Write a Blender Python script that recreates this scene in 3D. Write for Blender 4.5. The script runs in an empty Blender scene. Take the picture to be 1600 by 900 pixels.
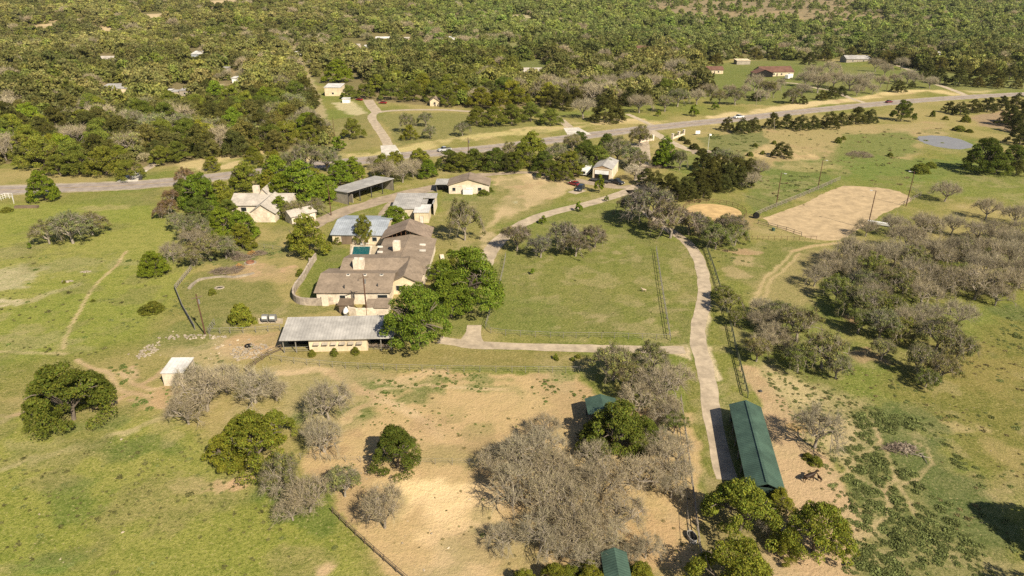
import bpy, bmesh, math, random
import numpy as np
from mathutils import Vector, Matrix
R_ = math.radians
random.seed(7)
scene = bpy.context.scene
col = scene.collection

# ------------------------------------------------------------------ camera, sky, sun
CAM_H, PITCH, F = 65.0, R_(24.4), 1066.7
cam_d = bpy.data.cameras.new('camera'); cam = bpy.data.objects.new('camera', cam_d); col.objects.link(cam)
cam.location = (0, 0, CAM_H); cam.rotation_euler = (math.pi/2 - PITCH, 0, 0)
cam_d.sensor_width = 36; cam_d.lens = 24.0; cam_d.clip_start = 0.5; cam_d.clip_end = 20000
scene.camera = cam
SUN_EL = R_(41.0); SUN_DIR = Vector((0.6*math.cos(SUN_EL), -0.8*math.cos(SUN_EL), math.sin(SUN_EL)))
world = bpy.data.worlds.new('World'); scene.world = world; world.use_nodes = True
wn = world.node_tree.nodes; wl = world.node_tree.links
sky = wn.new('ShaderNodeTexSky'); sky.sky_type = 'NISHITA'; sky.sun_disc = False
sky.sun_elevation = SUN_EL; sky.sun_rotation = math.atan2(SUN_DIR.x, SUN_DIR.y); sky.altitude = 400; sky.dust_density = 1.5
wl.new(sky.outputs[0], wn['Background'].inputs[0]); wn['Background'].inputs[1].default_value = 0.05
sun_d = bpy.data.lights.new('sun', 'SUN'); sun = bpy.data.objects.new('sun', sun_d); col.objects.link(sun)
sun_d.energy = 5.0; sun_d.angle = R_(0.53); sun_d.color = (1.0, 0.875, 0.665)
sun.rotation_euler = (-SUN_DIR).to_track_quat('-Z', 'Y').to_euler(); sun.location = (60, -80, 120)
vs = scene.view_settings; vs.view_transform = 'Standard'; vs.look = 'None'; vs.exposure = 0.9; vs.gamma = 1.0; vs.use_curve_mapping = False
scene.render.engine = 'CYCLES'
cy = scene.cycles; cy.max_bounces = 4; cy.diffuse_bounces = 2; cy.glossy_bounces = 2; cy.transmission_bounces = 2; cy.transparent_max_bounces = 4; cy.volume_bounces = 0
cy.use_denoising = False

# ------------------------------------------------------------------ noise and terrain
_rng = np.random.default_rng(11)
_lat = _rng.random((256, 256))
def vnoise(x, y):
    x = np.asarray(x, float); y = np.asarray(y, float)
    xi = np.floor(x).astype(int); yi = np.floor(y).astype(int); fx = x-xi; fy = y-yi
    fx = fx*fx*(3-2*fx); fy = fy*fy*(3-2*fy)
    a = _lat[xi & 255, yi & 255]; b = _lat[(xi+1) & 255, yi & 255]; c = _lat[xi & 255, (yi+1) & 255]; d = _lat[(xi+1) & 255, (yi+1) & 255]
    return (a*(1-fx)+b*fx)*(1-fy)+(c*(1-fx)+d*fx)*fy
def fbm(x, y, s, o=4, seed=0):
    x = np.asarray(x, float)/s+seed*17.31; y = np.asarray(y, float)/s+seed*9.73; t = 0; a = .5; n = 0
    for _ in range(o):
        t = t+a*vnoise(x, y); n += a; a *= .5; x = x*2.03+5.1; y = y*2.03+3.7
    return t/n
def sstep(a, b, x):
    t = np.clip((np.asarray(x, float)-a)/(b-a), 0, 1); return t*t*(3-2*t)
def H(x, y):
    r = sstep(450, 650, y)
    h = r*((fbm(x, y, 210, 3, 3)-.5)*22)
    h = h+np.maximum(0, np.asarray(y, float)-880)*0.062*sstep(800, 1000, y)*(0.85+.5*fbm(x, y, 420, 2, 6))
    return h
cp, sp = math.cos(PITCH), math.sin(PITCH)
def P(px, py, z=None):
    """point of the terrain (z None) or of the level z seen at photo pixel px, py"""
    dx = (px-800)/F; dv = (py-450)/F
    d = (dx, cp-dv*sp, -sp-dv*cp)
    zz = 0.0 if z is None else z
    t = (zz-CAM_H)/d[2]
    if z is None and d[1]*t > 440:
        t = 380.0
        while t < 6000 and CAM_H+d[2]*t > float(H(d[0]*t, d[1]*t)): t += 2.0
    x, y = d[0]*t, d[1]*t
    return Vector((x, y, zz if z is not None else float(H(x, y))))
def PA(pts, z=0.0):
    pts = np.asarray(pts, float); dx = (pts[:, 0]-800)/F; dv = (pts[:, 1]-450)/F
    dz = -sp-dv*cp; t = (z-CAM_H)/np.minimum(dz, -0.02); r = np.stack([dx*t, (cp-dv*sp)*t], 1)
    for i in np.where(r[:, 1] > 440)[0] if z == 0.0 else []:
        if 0 < pts[i, 1] < 140: q = P(pts[i, 0], pts[i, 1]); r[i] = (q.x, q.y)
    return r
def proj(x, y, z):
    zc = y*cp-(z-CAM_H)*sp; u = y*sp+(z-CAM_H)*cp
    return 800+F*x/zc, 450-F*u/zc
def ppm(p, z=0.0):      # photo pixels per metre at a world point
    return F/(p.y*cp-(z-CAM_H)*sp)
def inpoly(x, y, poly):
    poly = np.asarray(poly, float); r = np.zeros(np.shape(x), bool); j = len(poly)-1
    for i in range(len(poly)):
        xi, yi = poly[i]; xj, yj = poly[j]
        if yi != yj:
            c = ((yi > y) != (yj > y)) & (x < (xj-xi)*(y-yi)/(yj-yi)+xi); r ^= c
        j = i
    return r
def segdist(x, y, pts):
    d = np.full(np.shape(x), 1e9)
    for a, b in zip(pts[:-1], pts[1:]):
        vx, vy = b[0]-a[0], b[1]-a[1]; L = vx*vx+vy*vy+1e-9
        t = np.clip(((x-a[0])*vx+(y-a[1])*vy)/L, 0, 1)
        d = np.minimum(d, np.hypot(x-a[0]-t*vx, y-a[1]-t*vy))
    return d

# ------------------------------------------------------------------ materials
def newmat(name):
    m = bpy.data.materials.new(name); m.use_nodes = True; nt = m.node_tree
    return m, nt.nodes, nt.links, nt.nodes['Principled BSDF']
def N(nodes, t, **k):
    n = nodes.new(t)
    for a, v in k.items():
        try: setattr(n, a, v)
        except Exception: n.inputs[a].default_value = v
    return n
def mat(name, c, c2=None, scale=3.0, rough=0.85, bump=0.0, spec=0.2, metal=0.0, stripes=None, streak=None):
    """plain weathered surface: two tones mixed by noise, optional standing ribs"""
    m, n, l, b = newmat(name)
    b.inputs['Roughness'].default_value = rough; b.inputs['Specular IOR Level'].default_value = spec; b.inputs['Metallic'].default_value = metal
    c2 = c2 or tuple(v*.72 for v in c)
    tc = n.new('ShaderNodeTexCoord'); nz = n.new('ShaderNodeTexNoise'); nz.inputs['Scale'].default_value = scale; nz.inputs['Detail'].default_value = 8; nz.inputs['Roughness'].default_value = .65
    if streak:
        mp = n.new('ShaderNodeMapping'); mp.inputs['Scale'].default_value = streak; l.new(tc.outputs['Object'], mp.inputs[0]); l.new(mp.outputs[0], nz.inputs['Vector'])
    else: l.new(tc.outputs['Object'], nz.inputs['Vector'])
    r = n.new('ShaderNodeValToRGB'); r.color_ramp.elements[0].position = .3; r.color_ramp.elements[1].position = .7
    r.color_ramp.elements[0].color = (*c2, 1); r.color_ramp.elements[1].color = (*c, 1)
    l.new(nz.outputs[0], r.inputs[0]); out = r.outputs[0]
    hgt = nz.outputs[0]
    if stripes:
        w = n.new('ShaderNodeTexWave'); w.bands_direction = stripes[0]; w.inputs['Scale'].default_value = stripes[1]; w.inputs['Distortion'].default_value = stripes[3] if len(stripes) > 3 else 0
        l.new(tc.outputs['Object'], w.inputs[0]); mx = n.new('ShaderNodeMix'); mx.data_type = 'RGBA'; mx.blend_type = 'MULTIPLY'
        rr = n.new('ShaderNodeMapRange'); rr.inputs['From Min'].default_value = 0; rr.inputs['From Max'].default_value = .35; rr.inputs['To Min'].default_value = 1-stripes[2]; rr.inputs['To Max'].default_value = 1
        l.new(w.outputs[1], rr.inputs[0]); mx.inputs[0].default_value = 1; l.new(out, mx.inputs[6]); l.new(rr.outputs[0], mx.inputs[7]); out = mx.outputs[2]; hgt = w.outputs[1]
    n5 = n.new('ShaderNodeTexNoise'); n5.inputs['Scale'].default_value = .33; n5.inputs['Detail'].default_value = 7; n5.inputs['Roughness'].default_value = .7; l.new(tc.outputs['Object'], n5.inputs['Vector'])
    m5 = n.new('ShaderNodeMapRange'); m5.inputs[1].default_value = .38; m5.inputs[2].default_value = .62; m5.inputs[3].default_value = .76; m5.inputs[4].default_value = 1.1; l.new(n5.outputs[0], m5.inputs[0])
    x5 = n.new('ShaderNodeMix'); x5.data_type = 'RGBA'; x5.blend_type = 'MULTIPLY'; x5.inputs[0].default_value = 1; l.new(out, x5.inputs[6]); l.new(m5.outputs[0], x5.inputs[7]); out = x5.outputs[2]
    l.new(out, b.inputs['Base Color'])
    if bump:
        bp = n.new('ShaderNodeBump'); bp.inputs['Strength'].default_value = bump; bp.inputs['Distance'].default_value = .05; l.new(hgt, bp.inputs['Height']); l.new(bp.outputs[0], b.inputs['Normal'])
    return m
def leafmat(name, instancer=False, sat=1.0):
    m, n, l, b = newmat(name); n.remove(b)
    a = n.new('ShaderNodeAttribute'); a.attribute_name = 'lc'
    if instancer:
        t = n.new('ShaderNodeAttribute'); t.attribute_type = 'INSTANCER'; t.attribute_name = 'tint'; tout = t.outputs['Color']
    else:
        t = n.new('ShaderNodeObjectInfo'); tout = t.outputs['Color']
    mx = n.new('ShaderNodeMix'); mx.data_type = 'RGBA'; mx.blend_type = 'MULTIPLY'; mx.inputs[0].default_value = 1
    l.new(a.outputs['Color'], mx.inputs[6]); l.new(tout, mx.inputs[7])
    d = n.new('ShaderNodeBsdfDiffuse'); tr = n.new('ShaderNodeBsdfTranslucent'); ms = n.new('ShaderNodeMixShader'); ms.inputs[0].default_value = .32
    l.new(mx.outputs[2], d.inputs[0]); l.new(mx.outputs[2], tr.inputs[0]); l.new(d.outputs[0], ms.inputs[1]); l.new(tr.outputs[0], ms.inputs[2])
    l.new(ms.outputs[0], n['Material Output'].inputs[0]); return m
M = dict(
 leaf=leafmat('foliage'), leafi=leafmat('woodland_foliage', True),
 bark=mat('bark', (.17,.14,.115), (.09,.072,.06), 6, bump=.4), barkpale=mat('pale_bark', (.34,.30,.25), (.17,.145,.12), 5, bump=.4),
 asphalt=mat('asphalt', (.31,.265,.235), (.235,.20,.18), .35, rough=.9),
 shoulder=mat('shoulder_gravel', (.37,.31,.23), (.24,.21,.14), 1.2), concrete=mat('concrete_drive', (.44,.365,.275), (.29,.24,.18), .7, rough=.9),
 concrete_new=mat('new_concrete', (.56,.53,.48), (.44,.41,.37), 1.2), caliche=mat('caliche', (.47,.40,.30), (.33,.27,.19), .8), tan_drive=mat('gravel_drive', (.35,.285,.215), (.25,.20,.15), .5),
 yellow=mat('road_paint_yellow', (.45,.32,.08)), white=mat('road_paint_white', (.6,.6,.58)),
 sand=mat('arena_sand', (.43,.33,.205), (.35,.265,.16), .8, bump=.5), pensand=mat('pen_sand', (.50,.355,.17), (.42,.29,.14), .4),
 shingle=mat('roof_shingle', (.28,.222,.172), (.19,.15,.115), 2.2, stripes=('Y', 1.1, .22), bump=.2), shingle_red=mat('roof_shingle_red', (.17,.09,.066), (.12,.065,.05), 2, stripes=('Y', 1.1, .12)),
 shingle_pale=mat('roof_shingle_pale', (.46,.42,.375), (.34,.31,.275), 2.5, stripes=('Y', 1.1, .15)), shake=mat('roof_shake', (.30,.235,.185), (.17,.13,.105), 3, stripes=('X', .9, .3, 1.0)),
 metal=mat('galvanised_roof', (.39,.375,.36), (.29,.28,.27), .45, rough=.55, spec=.3, stripes=('X', .53, .14), bump=.1), metal_blue=mat('pale_blue_roof', (.34,.375,.42), (.28,.31,.36), .5, rough=.5, spec=.3, stripes=('X', .53, .18), bump=.1),
 metal_white=mat('white_metal', (.62,.61,.60), (.5,.49,.48), .5, rough=.5, stripes=('X', .5, .1)), metal_dark=mat('dark_metal', (.06,.06,.062)),
 green=mat('green_metal_roof', (.070,.122,.092), (.045,.080,.062), .5, rough=.5, spec=.3, stripes=('Y', .8, .3), bump=.25), green_wall=mat('green_wall', (.03,.055,.045)),
 orange_roof=mat('rust_roof', (.30,.15,.08)), cream=mat('cream_siding', (.64,.54,.39), (.53,.44,.31), 1.2, stripes=('X', .6, .08), bump=.05), creamblk=mat('cream_block', (.62,.55,.43), (.5,.43,.33), 1.5, stripes=('Z', 1.2, .1)),
 stone=mat('white_limestone', (.68,.60,.50), (.46,.39,.31), 1.8, bump=.5), stonewall=mat('old_stone_wall', (.46,.39,.32), (.24,.2,.17), 1.3, bump=.6), greywall=mat('grey_block', (.36,.32,.27), (.26,.23,.19), 1.5),
 bluewall=mat('cream_garage_siding', (.62,.55,.43), (.54,.47,.36), 1.0, stripes=('X', .8, .06)), trim=mat('tan_trim', (.36,.25,.15)), trimw=mat('white_trim', (.66,.63,.58)),
 dark=mat('interior_shade_and_water', (.012,.011,.010), (.008,.008,.008)), wood=mat('weathered_wood', (.19,.14,.10), (.10,.075,.055), 4, streak=(6,1,1)), timber=mat('brown_timber', (.13,.065,.035)), pole=mat('pole_wood', (.13,.07,.045), (.075,.04,.028), 3),  # dark: painted shade inside openings, also colours the trough water
 pipe=mat('pipe_steel', (.25,.235,.215), (.16,.15,.13), 2, rough=.7), vine=mat('vine_wire', (.11,.12,.07), (.06,.07,.04), 3), pool=None, glass=None,
 soil=mat('bare_soil', (.36,.26,.17), (.26,.18,.115), 1.0), rock=mat('pale_rock', (.36,.31,.245), (.20,.17,.135), 2), brush=mat('cut_brush', (.25,.20,.155), (.12,.09,.07), 5), rust=mat('rust', (.22,.085,.04)), orange=mat('orange_leaves', (.40,.23,.07)),
 tyre=mat('tyre_rubber', (.012,.012,.012)), rim=mat('wheel_rim', (.4,.4,.4), rough=.35, metal=.6), lamp=mat('lamp_lens', (.7,.7,.68), rough=.2), redlamp=mat('tail_lens', (.25,.01,.01), rough=.2), horse=mat('brown_coat', (.036,.021,.014), (.02,.012,.008), 3, rough=.5), white_hide=mat('pale_coat', (.45,.36,.27)), black=mat('black_coat', (.012,.01,.01)), plastic=mat('white_plastic', (.72,.72,.72), (.66,.66,.66), 2, rough=.4), grey=mat('grey_metal', (.2,.2,.2), rough=.5), brick=mat('brick', (.28,.13,.08), (.2,.09,.06), 3),
)
def carpaint(name, c):
    m, n, l, b = newmat(name); b.inputs['Base Color'].default_value = (*c, 1); b.inputs['Roughness'].default_value = .35; b.inputs['Coat Weight'].default_value = .6; b.inputs['Coat Roughness'].default_value = .08
    tc = n.new('ShaderNodeTexCoord'); nz = n.new('ShaderNodeTexNoise'); nz.inputs['Scale'].default_value = 4; l.new(tc.outputs['Object'], nz.inputs['Vector'])
    r = n.new('ShaderNodeMapRange'); r.inputs['To Min'].default_value = .25; r.inputs['To Max'].default_value = .5; l.new(nz.outputs[0], r.inputs[0]); l.new(r.outputs[0], b.inputs['Roughness']); return m
def watermat(name, c, rough, bscale, bstr):
    m, n, l, b = newmat(name); b.inputs['Base Color'].default_value = (*c, 1); b.inputs['Roughness'].default_value = rough; b.inputs['IOR'].default_value = 1.33
    tc = n.new('ShaderNodeTexCoord'); nz = n.new('ShaderNodeTexNoise'); nz.inputs['Scale'].default_value = bscale; nz.inputs['Detail'].default_value = 4; l.new(tc.outputs['Object'], nz.inputs['Vector'])
    bp = n.new('ShaderNodeBump'); bp.inputs['Strength'].default_value = bstr; bp.inputs['Distance'].default_value = .1; l.new(nz.outputs[0], bp.inputs['Height']); l.new(bp.outputs[0], b.inputs['Normal'])
    mr = n.new('ShaderNodeMix'); mr.data_type = 'RGBA'; mr.inputs[6].default_value = (*c, 1); mr.inputs[7].default_value = (*[v*.7 for v in c], 1); l.new(nz.outputs[0], mr.inputs[0]); l.new(mr.outputs[2], b.inputs['Base Color']); return m
M['pool'] = watermat('pool_water', (.012, .10, .115), .08, 1.5, .3); M['pond'] = watermat('pond_water', (.24, .225, .22), .2, .3, .2)
M['glass'] = watermat('window_glass', (.02, .025, .03), .08, .5, .05)

# ------------------------------------------------------------------ mesh helpers
class MB:
    def __init__(s): s.v = []; s.f = []
    def face(s, pts):
        b = len(s.v); s.v += [tuple(p) for p in pts]; s.f.append(tuple(range(b, b+len(pts))))
    def hexa(s, q):
        """eight corners: four low (ccw from above) then four high"""
        b = len(s.v); s.v += [tuple(p) for p in q]
        s.f += [(b, b+3, b+2, b+1), (b+4, b+5, b+6, b+7), (b, b+1, b+5, b+4), (b+1, b+2, b+6, b+5), (b+2, b+3, b+7, b+6), (b+3, b, b+4, b+7)]
    def box(s, x0, x1, y0, y1, z0, z1): s.hexa([(x0,y0,z0),(x1,y0,z0),(x1,y1,z0),(x0,y1,z0),(x0,y0,z1),(x1,y0,z1),(x1,y1,z1),(x0,y1,z1)]); return s
    def slab(s, pts, t):
        """thick quad: pts are the top corners ccw"""
        s.hexa([(p[0], p[1], p[2]-t) for p in pts]+[tuple(p) for p in pts]); return s
    def tube(s, pts, radii, n=6, cap=True):
        pts = [Vector(p) for p in pts]; b0 = len(s.v)
        for i, p in enumerate(pts):
            d = (pts[min(i+1, len(pts)-1)]-pts[max(i-1, 0)])
            if d.length < 1e-6: d = Vector((0, 0, 1))
            d.normalize(); a = d.orthogonal().normalized() if abs(d.z) > .95 else d.cross(Vector((0, 0, 1))).normalized(); c = d.cross(a)
            r = radii[i] if hasattr(radii, '__len__') else radii
            for k in range(n):
                an = 2*math.pi*k/n; s.v.append(tuple(p+a*(r*math.cos(an))+c*(r*math.sin(an))))
        for i in range(len(pts)-1):
            for k in range(n):
                a = b0+i*n+k; b = b0+i*n+(k+1) % n; s.f.append((a, b, b+n, a+n))
        if cap: s.f.append(tuple(range(b0+n-1, b0-1, -1))); e = b0+(len(pts)-1)*n; s.f.append(tuple(range(e, e+n)))
        return s
    def blob(s, c, rx, ry, rz, nu=10, nv=6, jit=0):
        b = len(s.v)
        for j in range(nv+1):
            th = math.pi*j/nv
            for i in range(nu):
                ph = 2*math.pi*i/nu; q = 1+jit*(random.random()-.5)
                s.v.append((c[0]+rx*q*math.sin(th)*math.cos(ph), c[1]+ry*q*math.sin(th)*math.sin(ph), c[2]-rz*q*math.cos(th)))
        for j in range(nv):
            for i in range(nu):
                a = b+j*nu+i; d = b+j*nu+(i+1) % nu; s.f.append((a, d, d+nu, a+nu))
        return s
    def mesh(s, name, m):
        me = bpy.data.meshes.new(name); me.from_pydata(s.v, [], s.f); me.materials.append(m); me.update(); return me
    def build(s, name, m, parent=None, smooth=False):
        me = s.mesh(name, m)
        if smooth: me.polygons.foreach_set('use_smooth', [True]*len(me.polygons))
        o = bpy.data.objects.new(name, me); col.objects.link(o)
        if parent is not None: o.parent = parent
        return o
def tag(o, label, cat, group=None, kind=None):
    o['label'] = label; o['category'] = cat
    if group: o['group'] = group
    if kind: o['kind'] = kind
    return o
def thing(name, label, cat, loc=(0,0,0), rz=0, group=None):
    o = bpy.data.objects.new(name, None); col.objects.link(o); o.location = loc; o.rotation_euler = (0, 0, rz); o.empty_display_size = .5
    return tag(o, label, cat, group)
def struct(o, label=None):
    o['kind'] = 'structure'
    return o
def copy_tree(o, parent=None):
    c = o.copy(); col.objects.link(c); c.parent = parent
    for ch in list(o.children): copy_tree(ch, c)
    return c
def raw_mesh(name, verts, faces_flat, fsize, mats, lc=None):
    """fast mesh from numpy arrays; all faces have fsize corners"""
    me = bpy.data.meshes.new(name); nv = len(verts); nf = len(faces_flat)//fsize
    me.vertices.add(nv); me.vertices.foreach_set('co', np.asarray(verts, np.float32).ravel())
    me.loops.add(nf*fsize); me.loops.foreach_set('vertex_index', np.asarray(faces_flat, np.int32))
    me.polygons.add(nf); me.polygons.foreach_set('loop_start', np.arange(nf, dtype=np.int32)*fsize)
    try: me.polygons.foreach_set('loop_total', np.full(nf, fsize, np.int32))
    except Exception: pass
    if lc is not None:
        a = me.attributes.new('lc', 'FLOAT_COLOR', 'POINT'); c = np.ones((nv, 4), np.float32); c[:, :np.shape(lc)[1]] = lc; a.data.foreach_set('color', c.ravel())
    for m in mats: me.materials.append(m)
    me.update(calc_edges=True); return me
# ------------------------------------------------------------------ the ground: one sheet, coloured by what grows or lies there
def axis(lo, fine0, fine1, hi, step, grow):
    a = list(np.arange(fine0, fine1, step)); s = step; v = a[-1]
    while v < hi: s *= grow; v += s; a.append(v)
    s = step; v = a[0]; b = []
    while v > lo: s *= grow; v -= s; b.append(v)
    return np.array(b[::-1]+a)
gx = axis(-2600, -125, 125, 2600, .55, 1.022)
gy = []; v = 45.0
while v < 3600: gy.append(v); v += .5 if v < 160 else .5+(v-160)*.0085
gy = np.array([-400., -200., -100., -50., 0., 25., 38.]+gy)
GX, GY = np.meshgrid(gx, gy); X = GX.ravel(); Y = GY.ravel(); Z = H(X, Y)
nA = fbm(X, Y, 38, 4, 1); nB = fbm(X, Y, 11, 4, 2); nC = fbm(X, Y, 3.2, 3, 3); nD = fbm(X, Y, 90, 3, 4)
WX = X+(nB-.5)*5+(nC-.5)*3.6+(fbm(X, Y, 1.1, 2, 14)-.5)*1.4; WY = Y+(fbm(X, Y, 9, 4, 8)-.5)*6+(fbm(X, Y, 2.6, 3, 9)-.5)*3.6+(fbm(X, Y, 1.0, 2, 15)-.5)*1.4
PXg, PYg = proj(X, np.maximum(Y, 30), 0*Z)
C = np.empty((len(X), 3)); W = np.zeros(len(X))      # W: how much leafy ground texture
def mixc(mask, c, op=1.0):
    global C
    m = (np.clip(mask, 0, 1)*op)[:, None]; C = C*(1-m)+np.array(c)*m
green, lush, drygr, tan, bare, pale = (.205,.200,.055), (.150,.190,.044), (.315,.25,.115), (.36,.255,.150), (.43,.31,.18), (.56,.42,.25)
C[:] = green
mixc(sstep(.42, .66, nA), drygr, .75); mixc(sstep(.55, .75, nB), drygr, .45); mixc(sstep(.52, .7, 1-nA), lush, .5)
def poly(pts, c, op=1.0, soft=2.0, warp=1.0):
    q = PA(pts); lo = q.min(0)-12; hi = q.max(0)+12
    s = np.where((X > lo[0]) & (X < hi[0]) & (Y > lo[1]) & (Y < hi[1]))[0]
    if not len(s): return
    x = X[s]+(WX[s]-X[s])*warp; y = Y[s]+(WY[s]-Y[s])*warp
    ins = inpoly(x, y, q); d = segdist(x, y, list(q)+[q[0]]); d = np.where(ins, d, -d)
    m = np.zeros(len(X)); m[s] = sstep(-soft*.6, soft*.6, d); mixc(m, c, op); return m
def spot(px, py, wpx, hpx, c, op=1.0, hard=.5):
    a = PA([(px, py), (px+wpx, py), (px, py-hpx), (px, py+hpx)]); rx = abs(a[1, 0]-a[0, 0]); ry = abs(a[2, 1]-a[3, 1])/2
    s = np.where((abs(X-a[0, 0]) < rx*2+8) & (abs(Y-a[0, 1]) < ry*2+8))[0]
    if not len(s): return
    d = np.hypot((WX[s]-a[0, 0])/rx, (WY[s]-a[0, 1])/ry); m = np.zeros(len(X)); m[s] = 1-sstep(hard*.6+.4, 1.18, d+(nC[s]-.5)*1.1+(nB[s]-.5)*.5); mixc(m, c, op)
def line(pts, wid, c, op=1.0, soft=.8, warp=.35, brk=0):
    wid, soft = (wid*.55, soft*.75) if wid < 2.5 else (wid, soft)
    q = PA(pts); q = [tuple(v) for v in q]; lo = np.min(q, 0)-wid-8; hi = np.max(q, 0)+wid+8
    s = np.where((X > lo[0]) & (X < hi[0]) & (Y > lo[1]) & (Y < hi[1]))[0]
    if not len(s): return
    x = X[s]+(WX[s]-X[s])*warp; y = Y[s]+(WY[s]-Y[s])*warp
    d = segdist(x, y, q); m = np.zeros(len(X)); m[s] = 1-sstep(wid*.5, wid*.5+soft, d)
    if brk: m[s] *= sstep(brk-.12, brk+.12, nB[s])
    mixc(m, c, op)
# woodland floor and far hillside
wf = (.17,.135,.075)
m = sstep(0, 1, (Y-330)/200.0)*0
poly([(-900,262),(55,256),(75,272),(172,272),(215,258),(300,262),(340,250),(400,242),(512,232),(505,165),(462,86),(458,40),(-900,40)], wf, .9)
poly([(470,70),(492,128),(575,158),(690,166),(760,170),(870,165),(985,165),(1100,140),(1095,100),(1080,70)], wf, .8)
mixc(sstep(640, 760, Y), (.15,.125,.06), .85)
PXt, PYt = proj(X, np.maximum(Y, 30), Z); HILLP = [(1000,-40),(1010,16),(1060,32),(1130,38),(1230,33),(1290,42),(1400,44),(1385,24),(1330,14),(1430,-5),(1440,-60)]
mixc((inpoly(PXt, PYt+(nB-.5)*9, HILLP) & (Y > 600)).astype(float), (.215,.170,.105), 1.0)
mixc(sstep(880, 950, Y)*sstep(.52, .6, nA)*sstep(-200, -500, X), (.42,.32,.19), .9)
# verges, fields beyond the road
line([(-200,270),(0,268),(60,275),(190,268),(270,262)], 8, drygr, .5)
line([(300,258),(360,248),(430,238),(505,243),(600,246),(700,218),(860,200),(960,190),(1100,193)], 9, (.44,.35,.18), .9, 3, 1.2, .40)
line([(330,262),(430,248),(510,250)], 6, (.50,.39,.23), .8, 3, 1.2, .42)
line([(560,250),(640,233),(720,214),(860,204)], 5, (.44,.37,.17), .8, 3, 1.2, .42)
line([(930,193),(1000,186)], 5, (.5,.39,.22), .7)
line([(1120,184),(1200,172),(1290,160),(1330,156)], 8, (.52,.41,.24), .9, 3, 1.0, .36)
line([(1345,153),(1390,146),(1450,140),(1490,147)], 8, (.52,.41,.22), .9, 3, 1.0, .36)
line([(1520,143),(1560,137),(1700,130)], 9, (.48,.39,.22), .8, 3, 1.2)
poly([(1090,100),(1260,92),(1330,104),(1560,120),(1590,140),(1400,140),(1340,152),(1200,165),(1110,160)], (.15,.17,.05), .75)
poly([(1440,130),(1600,126),(1700,120),(1700,140),(1520,142)], (.20,.20,.075), .7)
poly([(585,178),(700,176),(860,195),(700,215),(625,228),(605,200)], (.20,.19,.07), .7)
poly([(510,190),(575,175),(600,230),(520,240)], (.24,.20,.09), .7)
poly([(520,160),(550,158),(578,178),(555,180),(530,172)], (.50,.42,.28), .8)
line([(459,72),(470,100),(484,128),(500,170),(508,205)], 4.2, (.34,.28,.165), .9, 1.5, .7)
poly([(780,66),(846,64),(848,86),(784,88)], (.22,.21,.09), .9); poly([(806,92),(850,88),(866,108),(830,124),(804,108)], (.15,.17,.055), .8)
spot(812,29,22,5, (.42,.36,.24), .8); spot(650,72,20,6,(.20,.24,.08), .8); spot(700,118,0.1,0.1,tan,.1)
for q in [(172,48,16),(60,20,10),(90,38,14),(165,52,16),(110,47,10),(40,46,8),(240,24,24),(125,12,9),(65,44,14),(190,10,6),(217,15,8),(345,3,30),(40,5,70),(160,28,8),(262,105,6),(80,120,5),(300,38,8)]: spot(q[0], q[1], q[2], q[2]*.16+1, (.46,.36,.23), .8)
for q in [(190,152,8),(190,160,5),(278,148,12),(330,136,16),(345,141,16),(372,138,12),(300,172,6),(365,176,4),(430,150,6)]: spot(q[0], q[1], q[2], 4, (.54,.44,.30), .85)
# fields this side of the road
poly([(1120,205),(1340,195),(1480,190),(1480,215),(1420,250),(1300,262),(1190,262),(1175,240)], (.32,.25,.13), .75, 4, 1.3)
poly([(1320,210),(1420,205),(1440,235),(1360,260),(1300,248)], (.15,.18,.05), .8, 3)
spot(1400,262,150,18, (.15,.19,.05), .8); spot(1540,275,70,14, (.17,.18,.055), .7); poly([(1210,255),(1275,250),(1310,285),(1180,335),(1165,310)], (.13,.165,.05), .7)
poly([(1515,182),(1575,172),(1620,180),(1580,205),(1530,196)], (.26,.19,.125), .95, 1.5)
spot(1500,228,60,13, (.14,.185,.045), .7); spot(1185,235,40,12, (.44,.33,.18), .7); spot(1230,243,40,8,(.46,.35,.2),.6); spot(1480,232,30,10,(.34,.26,.13),.4)
poly([(1090,215),(1190,205),(1200,225),(1150,245),(1110,235)], (.14,.16,.06), .7)
spot(1265,262,46,8, (.42,.32,.17), .5); spot(1240,240,42,7, (.45,.34,.18), .7)
poly([(1180,345),(1290,372),(1300,385),(1240,380),(1180,372)], (.30,.25,.11), .8, 1)
poly([(1120,380),(1290,380),(1230,440),(1130,440)], (.17,.175,.055), .8, 2)
poly([(1165,440),(1240,400),(1300,385),(1280,460),(1200,500),(1165,480)], (.29,.235,.115), .8, 3)
line([(1240,393),(1215,415),(1195,435),(1180,460),(1172,490)], 1.0, (.42,.325,.185), .7, .5, .3); line([(1250,397),(1225,418),(1205,438),(1190,465)], .8, (.42,.325,.185), .6, .5, .3)
line([(1345,378),(1290,382),(1240,393)], 1.4, (.42,.31,.18), .8)
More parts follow.
